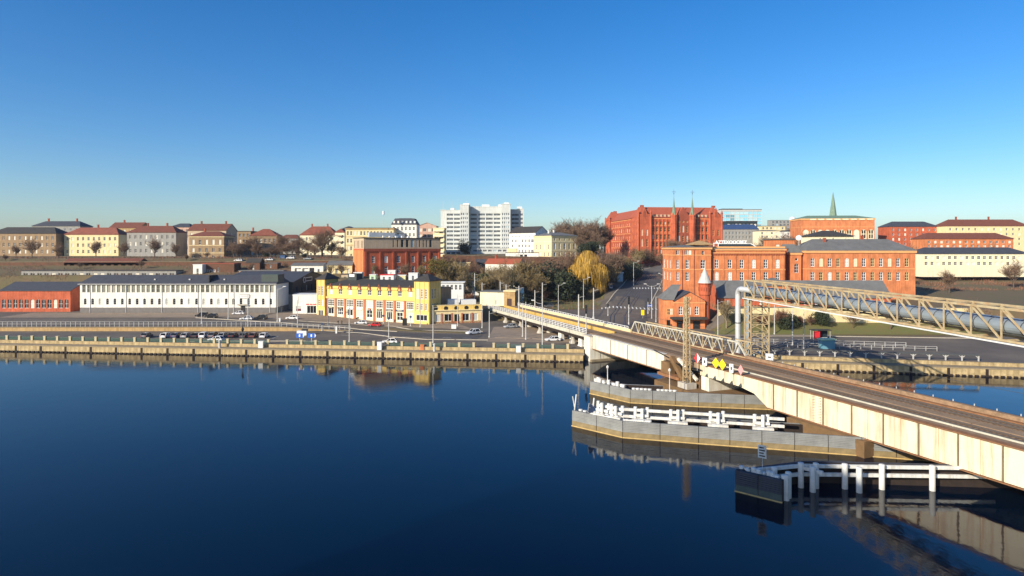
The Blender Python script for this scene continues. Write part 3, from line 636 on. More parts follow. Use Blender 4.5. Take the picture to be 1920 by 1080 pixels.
# centre projection between the two spired towers
wing(26.6, 37.4, -2.4, 10, HE - 2, ops_grid(1, 9.8, 3, [(6, 3), (11.5, 4.4), (18, 5), (25, 1.4)], 1.6, 1, nx=2, nz=3), mt='deep_brick')
g = MB(); g.prism([(27, HE - 2), (37, HE - 2), (37, HE), (32, HE + 7.2), (27, HE)], -2.5, -1.8); g.build('gable', 'deep_brick', t); hall_roof(26.6, 37.4, -1.7, 16, HE - 2, 9.2, 'y', (0, 5))
for xx in (25.0, 38.6):
    tw = MB().lathe((xx, -2.6, -8), [(2.1, 0), (2.1, HE + 3), (2.3, HE + 3.3), (2.3, HE + 8.5), (2.55, HE + 8.8), (2.55, HE + 9.5), (1.8, HE + 9.6)], 8).build('stair_tower', 'red_brick', t)
    for k in range(4):
        a0 = R(45 + 90 * k); MB().lathe((xx + 1.9 * math.cos(a0), -2.6 + 1.9 * math.sin(a0), HE - 1), [(.5, 0), (.5, 3), (0, 4.4)], 6).build('pinnacle', 'red_brick', tw)
    sp = MB().lathe((xx, -2.6, HE + 1.55), [(1.75, 0), (1.05, 3.6), (.6, 7.6), (.14, 12.4), (.08, 14.2)], 8).build('spire', 'copper_green', tw)
    wv = MB().tube((xx, -2.6, HE + 15.5), (xx, -2.6, HE + 19.4), .1); wv.bar((xx - 1.5, -2.6, HE + 17.8), (xx + 1.5, -2.6, HE + 17.8), .2); wv.lathe((xx, -2.6, HE + 16.3), [(.0, 0), (.42, .42), (0, .84)], 8); wv.build('weathervane', 'pole_dark', sp)
for k in range(6): part(t, 'buttress', 'red_brick', (9.0 + 2.9 * k, 9.55 + 2.9 * k, -.5, -.01, -8, HE - 1.2))
for k in range(5): part(t, 'buttress', 'red_brick', (39.9 + 3 * k, 40.45 + 3 * k, -.5, -.01, -8, HE - 1.2))
for k in range(9): part(t, 'buttress', 'red_brick', (-.2, -.01, 17.2 + 6.1 * k, 17.7 + 6.1 * k, -8, HE - 1.6))
for x0_, n in ((10, 5), (40.5, 4)):
    for k in range(n): part(t, 'dormer', 'beige_render', (x0_ + k * 2.9 + .4, x0_ + k * 2.9 + 1.5, -.3, 2.2, HE + .2, HE + 1.9))
for k, (x_, y_, z_) in enumerate([(3, 4.5, 36.2), (56.5, 4.5, 36.2), (4, DP - 6, 36)]): part(t, 'roof_crest', 'deep_brick', (x_, x_ + 2.6, y_, y_ + 1.2, z_, z_ + 1.4))
for x_ in (4.5, 57.5): part(t, 'antenna', 'pole_grey', (x_, x_ + .12, 5, 5.12, 36.5, 43))

def text_mesh(name, fc):
    o = bpy.data.objects.new('tmp', fc); COL.objects.link(o); dg = bpy.context.evaluated_depsgraph_get(); me = bpy.data.meshes.new_from_object(o.evaluated_get(dg)); bpy.data.objects.remove(o); me.name = name
    return put(name, me)

def wall_run(name, label, pts, mt, thick=.6, cap=None, cat='wall'):
    """pts: (x, y, z_bottom, z_top)"""
    m = MB(); c = MB()
    for (x0_, y0_, b0, t0), (x1_, y1_, b1, t1) in zip(pts, pts[1:]):
        d = Vector((x1_ - x0_, y1_ - y0_)).normalized(); s_ = Vector((-d.y, d.x)) * thick
        def seg(mm, e, zz0, zz1, zt0, zt1, d0=0):
            mm.add([(x0_ - s_.x * e, y0_ - s_.y * e, zz0), (x1_ - s_.x * e, y1_ - s_.y * e, zz1), (x1_ + s_.x * (1 + e), y1_ + s_.y * (1 + e), zz1), (x0_ + s_.x * (1 + e), y0_ + s_.y * (1 + e), zz0),
                   (x0_ - s_.x * e, y0_ - s_.y * e, zt0), (x1_ - s_.x * e, y1_ - s_.y * e, zt1), (x1_ + s_.x * (1 + e), y1_ + s_.y * (1 + e), zt1), (x0_ + s_.x * (1 + e), y0_ + s_.y * (1 + e), zt0)],
                  [(0, 3, 2, 1), (4, 5, 6, 7), (0, 1, 5, 4), (1, 2, 6, 5), (2, 3, 7, 6), (3, 0, 4, 7)])
        seg(m, 0, b0, b1, t0, t1)
        if cap: seg(c, .25, t0 + .003, t1 + .003, t0 + .2, t1 + .2)
    o = m.build(name, mt); tag(o, label, cat)
    if cap: c.build('coping', cap, o)
    return o
def tw(px, d, yb, yt): return (PX(px, d), d, ZY(yb, d), ZY(yt, d))
tw_ = tw
# ------------------------------------------------------------------ houses on the hill, left
def house(name, label, pxl, pxr, d, ybase, yeave, wm, rows, n, wwin=1.1, roof=('hip', 4, 4), rm='brown_tile', dp=14, dr=None, left=None, right=None, chim=(), arch=0, fm='white_paint', gm='glass_warm', cornice=None, string=(), nz=2, **kw):
    a, rz, L = face_at(pxl, d, pxr, dr or d); zb = ZY(ybase, d); h_ = ZY(yeave, d) - zb
    fl = [(h_ * v, h_ * hh) for v, hh in rows]
    sd = {'front': ops_grid(.4, L - .4, n, fl, wwin, arch)}
    if left: sd['left'] = ops_grid(.8, dp - .8, left, fl, wwin, arch)
    if right: sd['right'] = ops_grid(.8, dp - .8, right, fl, wwin, arch)
    t, ro = building(name, label, (a.x, a.y, zb), rz, L, dp, h_, wm, sd, roof, rm, fm=fm, gm=gm, cornice=cornice, string=string, nz=nz, **kw)
    if ro is not None and chim: chimneys(ro, [(L * f0, dp * f1, h_ + f2) for f0, f1, f2 in chim])
    return t, ro
R3 = [(.06, .16), (.36, .16), (.66, .2)]; R4 = [(.06, .13), (.30, .13), (.54, .13), (.78, .13)]; R5 = [(.05, .1), (.24, .1), (.43, .1), (.62, .1), (.81, .1)]
house('villa', 'tan villa with pale stone trim and low brown roof on the hill edge', 355, 420, 372, 489, 443, 'tan_render', R3, 5, 1.5, ('hip', 3.2, 6, .6), chim=((.3, .5, 3),), right=3, dp=13, cornice=('cream_render', .6, .3), string=((4.6, 'cream_render'), (9.2, 'cream_render')))
house('tenement', 'beige gabled tenement with shaded side wall, standing behind the tan villa', 352, 424, 400, 487, 432, 'beige_render', R4, 6, 1.3, ('gable_x', 4.4), 'brown_tile', dp=16, right=3, chim=((.2, .5, 4.4), (.85, .5, 4.4)))
house('tenement', 'dark flat roofed tenement half hidden by bare trees, left of the red hipped house', 438, 470, 430, 480, 434, 'tan_render', R4, 4, 1.4, ('flat', .3), 'dark_roof', chim=((.9, .5, 1),))
house('tenement', 'brown tenement with a tall red hipped roof and white windows', 468, 519, 428, 480, 442, 'tan_render', R3, 6, 1.4, ('hip', 5.0, 7), 'rust_tile', dp=15, dr=430, right=2)
house('tenement', 'pale tenement with broad red roof and two white dormers among bare trees', 562, 628, 440, 482, 441, 'pale_cream', R4, 8, 1.4, ('hip', 6.6, 6), 'rust_tile', dp=16, chim=((.25, .5, 6.5), (.7, .5, 6.5)))
t, ro = house('tenement', 'narrow pale tenement with stacked balconies and red roof', 628, 646, 436, 484, 436, 'pale_cream', R4, 2, 1.5, ('hip', 3.0, 3), 'rust_tile', right=2)
for k in range(4): part(t, 'balcony', 'beige_render', (1.5, 5.3, -1.2, -.02, 3 + k * 4.2, 4.0 + k * 4.2))
house('tenement', 'tall ochre corner tenement with dark flat roof above the brick block', 648, 738, 405, 487, 428, 'cream_render', R4, 14, 1.2, ('flat', .5), 'dark_roof', dp=15, arch=.8, left=4, cornice=('ochre_stone', .9, .4), string=((9.5, 'ochre_stone'), (15, 'ochre_stone')))
t, ro = house('tenement', 'white tenement with steep dark mansard roof and brick gable edges', 734, 781, 412, 470, 421, 'white_render', R4, 6, 1.2, ('mansard', 2, 4.2, 4.6), 'slate', dp=14)
for k in range(6): part(t, 'dormer', 'white_render', (1.2 + k * 2.75, 2.4 + k * 2.75, .2, 2.5, 18, 20.0))
house('flats', 'pinkish beige flats with low pediment gable left of the hospital', 783, 818, 440, 470, 424, 'pink_render', R4, 4, 2.2, ('gable_y', 2.4), 'beige_render', dp=14)
t, ro = house('flats', 'cream flats with pale balconies beside the hospital', 812, 833, 395, 480, 428, 'cream_render', R5, 2, 2.4, ('flat', .2), 'pale_cream', dp=12)
for k in range(5): part(t, 'balcony', 'pale_cream', (.3, 6.9, -1.3, -.02, 2.2 + k * 3.4, 3.2 + k * 3.4))
t = thing('phone_mast', 'thin phone mast with white antenna drum above the ochre tenement', 'mast', P(719, 420, 402)); MB().tube((0, 0, -2), (0, 0, 8.8), .16, .1).build('mast', 'pole_grey', t); MB().lathe((0, 0, 6.2), [(.7, 0), (.7, 2.2), (.4, 2.4)], 10).build('antenna_drum', 'white_metal', t)
# beyond the photograph's left border the street goes on
house('tenement', 'grey tenement with brown roof at the far left end of the hill', 238, 330, 400, 490, 436, 'grey_render', R4, 9, 1.3, ('hip', 4.6, 6), 'brown_tile', chim=((.3, .5, 4.5), (.7, .5, 4.5)))
house('tenement', 'cream tenement with red roof, leftmost but one along the hill', 120, 222, 410, 490, 440, 'cream_render', R4, 10, 1.3, ('hip', 5, 6), 'rust_tile', chim=((.5, .5, 5),))
house('tenement', 'tan tenement with dark roof, leftmost of the hill row', -20, 105, 405, 491, 438, 'tan_render', R4, 12, 1.3, ('hip', 4.5, 6), 'dark_roof')
house('depot', 'low red brick depot left of the white warehouse', 0, 132, 248, 586, 545, 'red_brick', [(.2, .4)], 12, 1.6, ('gable_x', 3), 'slate', arch=.8, dp=16)

house('tenement', 'tall grey tenement with slate roof in the second row at the far left', 60, 150, 455, 470, 424, 'grey_render', R5, 8, 1.3, ('hip', 4, 5), 'slate', chim=((.2, .5, 4), (.8, .5, 4)))
house('tenement', 'narrow ochre tenement in the second row left of the tan villa', 205, 262, 450, 470, 427, 'ochre_stone', R5, 5, 1.3, ('gable_x', 4), 'brown_tile', chim=((.3, .5, 4),))
house('tenement', 'pale pink tenement in the second row behind the grey one', 318, 356, 446, 470, 426, 'pink_render', R4, 4, 1.3, ('hip', 3, 4), 'slate')
house('tenement', 'low grey tenement in the gap left of the broad red roof', 521, 560, 470, 470, 447, 'grey_render', R3, 5, 1.3, ('hip', 3, 4), 'brown_tile')
house('tenement', 'ochre tenement behind the tan villa gable', 424, 446, 448, 470, 436, 'ochre_stone', R4, 3, 1.2, ('flat', .3), 'dark_roof', chim=((.4, .5, 1),))
house('tenement', 'cream tenement with slate roof between the red roofed pair and the ochre block', 640, 662, 450, 470, 430, 'cream_render', R4, 3, 1.3, ('hip', 2.4, 3), 'slate')
wall_run('terrace_wall', 'long brown brick terrace wall on the far left slope', [tw_(-60, 338, 506, 492), tw_(200, 338, 506, 491), tw_(380, 338, 508, 491), tw_(500, 338, 508, 491)], 'wall_brick_old', .8, 'stone_ledge')
house('row_garage', 'long grey garage row on the slope at the far left', 40, 330, 316, 524, 508, 'grey_render', [(.05, .7)], 22, 2.2, ('flat', .3), 'dark_roof', dp=7, cat='garage')
house('workshop', 'red brick workshop above the grey garage row at the far left', 120, 260, 338, 506, 492, 'wall_brick_old', [(.2, .5)], 10, 1.6, ('gable_x', 2), 'brown_tile', dp=9)
house('long_depot', 'long pale depot on the slope beyond the railway wing', 1730, 1930, 300, 500, 476, 'pale_cream', [(.12, .25), (.58, .25)], 18, 1.5, ('hip', 3.2, 5), 'slate', dp=13)
house('tenement', 'orange brick tenement above the long pale depot', 1735, 1900, 350, 472, 448, 'orange_brick', R3, 14, 1.4, ('hip', 3.6, 5), 'brown_tile', dp=13)
# ---- sheds and stalls of the market between street and hill
def shed(name, label, pxl, pxr, d, ybase, ytop, wm, rm='dark_roof', roof=('flat', .15), dp=4, openings=1, cat='stall', gm='glass', **kw):
    return house(name, label, pxl, pxr, d, ybase, ytop, wm, [(.1, .62)], openings, 1.1, roof, rm, dp=dp, cat=cat, gm=gm, **kw)
shed('kiosk', 'grey white kiosk with dark opening beside the brick block corner', 663, 678, 276, 526, 512, 'white_metal', 'white_metal')
shed('kiosk', 'mint green kiosk between the grey and the red roofed kiosks', 693, 704, 274, 526, 516, 'mint', 'white_metal')
t, ro = shed('kiosk', 'white kiosk with red roof board in the market row', 713, 738, 274, 527, 516, 'white_metal', 'sign_red', openings=2); 
shed('container', 'small white container stacked behind the red roofed kiosk', 727, 741, 282, 516, 508, 'white_metal', 'white_metal', cat='container')
shed('container', 'tall white container near the yellow tower roof', 766, 783, 276, 527, 513, 'white_metal', 'white_metal', cat='container')
t, ro = shed('market_hall', 'white market hall with black sign lettering left of the brick block', 546, 606, 322, 520, 498, 'white_render', 'grey_roof', ('gable_x', 1.2), 9, 4, cat='hall')
part(t, 'sign_lettering', 'black', (2.0, 3.4, -.08, -.02, 4.4, 4.8), (3.7, 5.0, -.08, -.02, 4.4, 4.8), (6, 9, -.08, -.02, 4.4, 4.8)); part(t, 'gate', 'black', (9.6, 12, -.1, -.02, 0, 5))
shed('market_hall', 'cream market hall beside the brick block, behind a bare tree', 613, 660, 292, 522, 497, 'cream_render', 'grey_roof', ('gable_x', 1.8), 9, 4, cat='hall')
t, ro = shed('market_stall', 'long low stall with pale pink fascia behind the slate roof', 448, 531, 316, 518, 508, 'pink_render', 'grey_roof', ('flat', .3), 5, 9)
part(t, 'fascia', 'pale_cream', (4, 13, -.42, -.31, 1.75, 2.6))
t, ro = shed('garage', 'brick garage with white graffiti behind the slate warehouse roof', 378, 439, 322, 520, 495, 'wall_brick_old', 'deep_brick', ('flat', .1), 8, 1, cat='garage')
fc = bpy.data.curves.new('graffiti', 'FONT'); fc.body = 'EOSL'; fc.size = 2.4; fc.extrude = .01; fc.materials.append(M['white_paint']); go = text_mesh('graffiti', fc); go.parent = t; go.location = (2.6, -.03, 2.4); go.rotation_euler = (R(90), 0, 0)
shed('kiosk', 'white painted kiosk with leafy mural at the garage corner', 362, 379, 318, 520, 497, 'white_render', 'white_metal')
t, ro = shed('shed', 'brick shed with slanting wall under the hill parking', 462, 487, 328, 510, 492, 'wall_brick_old', 'dark_roof', ('gable_x', 2), 6, cat='shed')
shed('container', 'blue container parked on the hill edge', 525, 534, 352, 489, 480, 'container_blue', 'container_blue', cat='container', openings=1)
shed('kiosk', 'beige kiosk at the left end of the market row', 640, 655, 278, 527, 515, 'beige_render', 'dark_roof')
shed('kiosk', 'grey kiosk right of the tall white container', 788, 800, 280, 526, 516, 'grey_render', 'grey_roof')
shed('kiosk', 'cream kiosk before the brick block between mint and red kiosks', 744, 760, 279, 526, 517, 'cream_render', 'white_metal')
shed('shed', 'brown brick shed with pale roof behind the long pink stall', 494, 520, 330, 503, 494, 'wall_brick_old', 'grey_roof', ('flat', .2), 5, cat='shed')
shed('shed', 'low cream shed under the terrace left of the brick block', 618, 650, 318, 506, 497, 'cream_render', 'brown_tile', ('gable_x', 1), 5, 2, cat='shed')
shed('shed', 'grey roofed shed on the slope right of the olive trees', 866, 886, 300, 528, 517, 'beige_render', 'grey_roof', ('gable_x', 1.2), 5, 2, cat='shed')
shed('shed', 'white shed half hidden by the evergreen near the station', 884, 898, 290, 534, 524, 'white_metal', 'white_metal', ('flat', .2), 4, 1, cat='shed')
shed('pavilion', 'long white roofed pavilion behind the yellow tower', 818, 869, 262, 545, 530, 'white_metal', 'white_metal', ('flat', .6), 5, 6, cat='pavilion')
shed('pavilion', 'pale roofed shelter on the slope below the brick terrace', 850, 881, 318, 506, 493, 'cream_render', 'cream_render', ('flat', .4), 4, 3, cat='pavilion')
shed('depot', 'dark blue shed under the terrace beside the white gable house', 893, 910, 330, 506, 492, 'dark_cladding', 'slate', ('gable_x', 1.5), 6, cat='shed')
# retaining walls of the hill
wall_run('terrace_wall', 'long brown brick terrace wall below the hospital', [tw(830, 342, 508, 478), tw(1000, 344, 510, 482), tw(1085, 347, 512, 483), tw(1130, 352, 512, 484)], 'wall_brick_old', .8, 'stone_ledge')
wall_run('terrace_wall', 'low brown brick terrace wall under the hill parking', [tw(505, 338, 508, 490), tw(600, 338, 505, 489), tw(665, 338, 505, 487)], 'wall_brick_old', .8, 'stone_ledge')

# ------------------------------------------------------------------ right side: offices and roofs beyond the town hall
a, rz, L = face_at(1352, 620, 1428, 620)
t, ro = building('glass_office', 'pale blue glass office block rising behind the town hall', (a.x, a.y, 40), rz, L, 25, ZY(393, 620) - 40, 'pole_grey', {'front': ops_grid(.2, L - .2, 9, [(1 + 3.3 * k, 2.8) for k in range(8)], L / 9 - .35, nx=2, nz=1, gm='glass_teal', fm='white_metal')}, ('flat', .2), 'dark_roof')
part(t, 'roof_plant', 'dark_cladding', (3, 24, 6, 16, ZY(393, 620) - 39.6, ZY(390.5, 620) - 40))
house('office', 'grey office with navy blue sloping roof right of the town hall', 1358, 1423, 520, 455, 430, 'grey_render', [(.3, .2), (.62, .2)], 10, 1.3, ('mansard', 3, 4.2, 4.6), 'blue_roof', dp=20, gm='glass_blue')
house('office', 'dark upper office with white strip windows behind the navy roof', 1362, 1420, 560, 425, 415, 'dark_cladding', [(.12, .4)], 8, 2.2, ('flat', .3), 'dark_roof', dp=14, gm='glass_warm')
house('terrace_house', 'cream flat house with small windows, upper row right of the offices', 1427, 1472, 600, 432, 424, 'cream_render', [(.25, .5)], 6, 1.8, ('flat', .4), 'grey_roof')
house('terrace_house', 'yellowish house behind bare shrubs, lower row right of the offices', 1424, 1462, 500, 448, 433, 'pale_cream', [(.15, .25), (.6, .25)], 4, 1.6, ('hip', .9, 4), 'grey_roof')
house('terrace_house', 'small white house with dark roof left of the arcaded hall', 1464, 1502, 520, 448, 434, 'white_render', [(.2, .25), (.6, .25)], 4, 1.6, ('hip', 1.2, 4), 'dark_roof')
t, ro = house('office', 'far grey office with a white dome on its roof', 1446, 1510, 900, 430, 413, 'grey_render', [(.1, .2), (.4, .2), (.7, .2)], 9, 3, ('flat', .3), 'grey_roof', gm='glass_blue')
MB().lathe((0, 0, 0), [(5, 0), (5, 1.5), (4.4, 3.6), (2.6, 5.2), (0, 6)], 14).build('dome', 'white_metal', t, (35, 8, ZY(413, 900) - ZY(430, 900)))
a, rz, L = face_at(1502, 430, 1640, 425)
t, ro = building('arcaded_hall', 'bright orange hall with tall cream arched windows on the skyline', (a.x, a.y, 30), rz, L, 22, ZY(410, 430) - 30, 'orange_brick', {'front': ops_grid(.8, L, 10, [(3.4, 9.5)], 3.7, 1, nx=2, nz=3, fm='pale_cream', t=.5, gm='glass_warm')}, ('hip', 2.6, 8), 'copper_green', cornice=('trim_brick', 1.0, .4), string=((14.5, 'trim_brick'),))
for k in range(8): part(t, 'parapet_panel', 'pale_cream', (6 + k * 5.4, 10 + k * 5.4, -.46, -.41, 19.6, 20.4))
t = thing('church_steeple', 'dark green church steeple at the skyline behind the arcaded hall', 'steeple', P(1562, 430, 560)); MB().lathe((0, 0, -6), [(5, 0), (5, 14), (5.4, 14.4), (3.2, 18), (2.2, 26), (.2, 40)], 8).build('spire', 'copper_green', t); MB().box(-4.5, 4.5, -4.5, 4.5, -14, -6).build('base', 'red_brick', t)
house('tenement', 'red brick tenement with slate roof at the far right of the skyline', 1668, 1760, 440, 462, 425, 'red_brick', R4, 8, 1.3, ('hip', 4, 6), 'slate')
house('tenement', 'cream tenement with brown roof, rightmost on the skyline', 1775, 1930, 430, 462, 424, 'cream_render', R4, 13, 1.3, ('hip', 5, 6), 'brown_tile', chim=((.2, .5, 5), (.6, .5, 5)))
house('plain_house', 'cream blank house with wide grey roof in front of the arcaded hall', 1525, 1600, 330, 452, 443, 'pale_cream', [(.2, .4)], 3, 1, ('hip', 3.2, 8, .8), 'dark_roof', dp=14)

# ------------------------------------------------------------------ big brick railway offices
def brick_ops(L, n, zs, u0=.4, u1=None, wn=1.55, **kw): return ops_grid(u0, u1 or L - .4, n, zs, wn, .6, nx=2, nz=3, t=.17, **kw)
D0 = 236; zb = 9.5
def bz(y, d=D0): return ZY(y, d) - zb
x0 = PX(1259, D0); XR = PX(1472, D0)
rows = [(bz(526), 3.3), (bz(503), 3.4)]
# wing right of the corner tower
uL = PX(1331, D0)
t, ro = building('railway_office', 'long orange brick railway office with white cross windows', (uL, D0, zb), 0, XR - uL, 16, bz(467), 'orange_brick', {'front': brick_ops(XR - uL, 1, rows, .3, 4.9, 1.45) + brick_ops(XR - uL, 5, rows, 5.4, XR - uL - .6) }, ('flat', .15), 'grey_roof', cornice=('trim_brick', .55, .4), string=((bz(506.2), 'trim_brick'), (bz(475), 'trim_brick')))
L = XR - uL
part(t, 'parapet', 'trim_brick', (-.02, L + .02, -.02, .5, bz(467) + .36, bz(467) + 1.0))
for k in range(6): c = 5.3 + k * (L - 5.9) / 5; part(t, 'lesene', 'orange_brick', (c - .28, c + .28, -.16, -.004, -4, bz(478)))
for k in range(46):
    c = .5 + k * (L - 1) / 45; part(t, 'corbel', 'deep_brick', (c - .13, c + .13, -.3, -.13, bz(478.5), bz(475.4)))
for k in range(3): part(t, 'vent_cowl', 'grey_roof', (13.4 + k * 3.2, 15.8 + k * 3.2, 3, 5, bz(467) + .35, bz(463.5)))
sgp = part(t, 'sign_frame', 'white_metal', (3.0, 3.35, 5, 5.3, bz(467) + .35, bz(455)), (4.8, 5.1, 5, 5.3, bz(467) + .35, bz(455)), (3.35, 4.8, 5, 5.3, bz(455) - .35, bz(455)))
m = MB(); m.add([(5.4, 4.6, bz(464)), (20, 4.6, bz(464)), (18.6, 7.2, bz(457)), (5.0, 7.2, bz(457))], [(0, 1, 2, 3)]); m.add([(5.4, 4.8, bz(464)), (20, 4.8, bz(464)), (18.6, 7.4, bz(457)), (5.0, 7.4, bz(457))], [(3, 2, 1, 0)]); sk = m.build('skylight', 'dark_cladding', t)
MB().bar((5.0, 7.2, bz(456.6)), (18.6, 7.2, bz(456.6)), .25).bar((18.6, 7.2, bz(456.6)), (20.1, 4.5, bz(464)), .25).build('skylight_frame', 'white_metal', sk)
fc = bpy.data.curves.new('roof_lettering', 'FONT'); fc.body = 'AZTEXOOCBEZ'; fc.size = 1.75; fc.extrude = .05; fc.offset = .05; fc.materials.append(M['white_paint']); fo_ = text_mesh('roof_lettering', fc); fo_.parent = t; fo_.location = (4.6, 7.6, bz(456.4)); fo_.rotation_euler = (R(90), 0, 0)
# corner tower block, left
WB = uL - .02 - x0
t, ro = building('corner_tower_block', 'orange brick corner block with overhanging flat cornice, left end of the railway office', (x0, D0 - 1.4, zb), 0, WB, 15, bz(464, D0), 'orange_brick', {'front': [dict(u=c, v=v, w=w_, h=h_, arch=.7, nx=2, nz=3, t=.16) for c, w_ in ((1.5, 1.1), (5.0, 1.4), (10.8, 1.8)) for v, h_ in ((bz(526), 3.3), (bz(503.5), 3.4))] + [dict(u=c, v=bz(478), w=1.2, h=1.9, arch=1, nx=2, nz=1, t=.15, gm='glass_warm') for c in (1.4, 4.6, 6.0)] + [dict(u=11.2, v=bz(478.5), w=1.0, h=1.7, arch=1, nx=1, nz=2, t=.12)], 'left': brick_ops(15, 3, rows)}, ('hip', 1.0, 5, .5), 'grey_roof', cornice=('trim_brick', .7, .4), string=((bz(505.8), 'trim_brick'), (bz(479), 'trim_brick')))
tb = part(t, 'tower', 'orange_brick', (8.3, WB, .02, 8, bz(464) + .9, bz(459))); MB().add([(7.6, -.7, bz(459)), (WB + .8, -.7, bz(459)), (WB + .8, 8.7, bz(459)), (7.6, 8.7, bz(459)), (7.6, -.7, bz(458)), (WB + .8, -.7, bz(458)), (WB + .8, 8.7, bz(458)), (7.6, 8.7, bz(458)), (WB * .78, 4, bz(450.5))], [(0, 1, 2, 3), (0, 1, 5, 4), (1, 2, 6, 5), (2, 3, 7, 6), (3, 0, 4, 7), (4, 5, 8), (5, 6, 8), (6, 7, 8), (7, 4, 8)]).build('tower_roof', 'ochre_stone', tb)
for c in (3.6, 8.2): part(t, 'downpipe', 'deep_brick', (c, c + .18, -.2, -.02, -3, bz(464) - 1))
# recessed link and right wing
t, ro = building('railway_wing', 'orange brick wing with grey hipped roofs right of the railway office', (PX(1488, D0), D0 + 2, zb), 0, PX(1507, D0) - PX(1488, D0), 14, bz(474), 'orange_brick', {'front': [dict(u=1.2, v=bz(512), w=1.6, h=3.6, arch=1, nx=2, nz=3), dict(u=1.5, v=bz(489), w=1.0, h=1.0, arch=1, nx=1, nz=1)]}, ('hip', 3.4, 2, .4), 'grey_roof', cornice=('trim_brick', .8, .3))
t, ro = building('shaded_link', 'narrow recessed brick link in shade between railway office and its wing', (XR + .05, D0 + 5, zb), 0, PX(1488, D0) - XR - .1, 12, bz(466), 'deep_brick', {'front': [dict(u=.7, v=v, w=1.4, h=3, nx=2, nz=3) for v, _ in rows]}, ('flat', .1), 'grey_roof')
xw = PX(1512, D0)
t, ro = building('railway_wing', 'broad orange brick wing with some blocked pale windows, far right of the railway office', (xw, D0, zb), 0, 42, 16, bz(470), 'orange_brick', {'front': [dict(u=1.6 + 3.3 * k, v=v, w=1.5, h=3.3, arch=.8, nx=2, nz=3, t=.17, gm='glass' if k % 2 == 0 else 'glass_warm', fm='white_paint' if k % 2 == 0 else 'cream_render') for k in range(12) for v in (bz(526), bz(500))]}, ('hip', 4.6, 6, .4), 'grey_roof', cornice=('trim_brick', .9, .35), string=((bz(505), 'trim_brick'),))
chimneys(ro, [(10, 6, bz(470) + 3), (26, 8, bz(470) + 4)])
t = thing('satellite_dish', 'white satellite dish on the grey roof of the railway wing', 'dish', P(1498, 446, 244)); MB().tube((0, 0, -3), (0, 0, 0), .12).build('stand', 'pole_grey', t); b = MB().lathe((0, 0, 0), [(.1, .5), (.8, .35), (1.15, 0), (1.15, -.06), (.7, .25), (0, .4)], 16).build('dish', 'white_metal', t); b.rotation_euler = (R(70), 0, R(-25))
house('brick_annex', 'low orange brick annex with flat grey roof behind the railway office', 1450, 1490, 256, 480, 449, 'orange_brick', [(.2, .5)], 3, 1.5, ('flat', .6), 'grey_roof', dp=10)

# small turreted station house by the road
a, rz, L = face_at(1264, 206, 1322, 206)
t, ro = building('turret_house', 'small orange brick gatehouse with round turret and pediment by the road', (a.x, a.y, 2.8), rz, L, 10, 9.4, 'orange_brick', {'front': [dict(u=c, v=4.7, w=1.35, h=2.9, arch=1, nx=2, nz=3, t=.17) for c in (1.5, 4.2, 6.9)] + [dict(u=.9, v=-.2, w=2, h=2.9, nx=1, nz=1, fm='dark_door', gm='shop_dark', kind='door'), dict(u=6.4, v=-.2, w=2.4, h=2.9, nx=1, nz=1, fm='dark_door', gm='shop_dark', kind='door')]}, ('gable_y', 3.0, .3), 'slate', string=((8.6, 'trim_brick'),))
part(t, 'porch_roof', 'dark_roof', (-1.4, L + .2, -2.6, -.02, 3.4, 4.1)); MB().lathe((0, 0, 0), [(.6, -.05), (.6, .05)], 14).build('roundel', 'trim_brick', t, (L / 2, -.05, 10.3)).rotation_euler = (R(90), 0, 0)
a2 = Vector((PX(1243, 212), 212))
lw = MB(); lw.add([(-3.2, 1.6, -3), (-.02, .6, -3), (-.02, 8.4, -3), (-3.2, 8.4, -3), (-3.2, 1.6, 9.7), (-.02, .6, 9.7), (-.02, 8.4, 9.7), (-3.2, 8.4, 9.7)], [(0, 1, 5, 4), (1, 2, 6, 5), (2, 3, 7, 6), (3, 0, 4, 7), (4, 5, 6, 7)]); lwo = lw.build('side_wing', 'orange_brick', t)
lr = MB(); lr.add([(-3.6, 1.2, 9.7), (0, .2, 9.7), (0, 8.8, 9.9), (-3.6, 8.8, 9.9), (.6, 5.4, 14.6), (3.8, 5.4, 14.6)], [(0, 1, 5, 4), (1, 2, 5), (2, 3, 4, 5), (3, 0, 4), (0, 1, 2, 3)]); lr.build('side_roof', 'grey_roof', lwo)
for u in (.35, .62): 
    f, g = window_mesh(1.0, 2.2, 2, 2, 'trim_brick', 'glass', .12); p = Vector((-3.2, 1.6, 4.6)).lerp(Vector((-.02, .6, 4.6)), u); an = math.atan2(-1.0, 3.18)
    put('window', f, lwo, (p.x, p.y - .08, 4.6), an); put('pane', g, lwo, (p.x, p.y - .08, 4.6), an)
MB().box(-2.2, -1.1, .9, 2.0, -1, 2.9).build('doorway', 'black', lwo)
tu = MB().lathe((L + .7, 2.6, -3), [(1.75, 0), (1.75, 14), (2.0, 14.4), (2.0, 17.8), (2.25, 18.1), (2.25, 18.3)], 14).build('turret', 'red_brick', t)
MB().lathe((L + .7, 2.6, 15.3), [(2.3, 0), (1.25, 2.4), (.1, 5.2), (.05, 7)], 14).build('turret_cone', 'zinc', tu)
for k in range(8): aa = R(180 + 22 * k); MB().box(-.12, .12, -.1, .1, 0, 1.3).build('blind_arch', 'deep_brick', tu, (L + .7 + 2.0 * math.cos(aa), 2.6 + 2.0 * math.sin(aa), 12.6), aa + R(90))
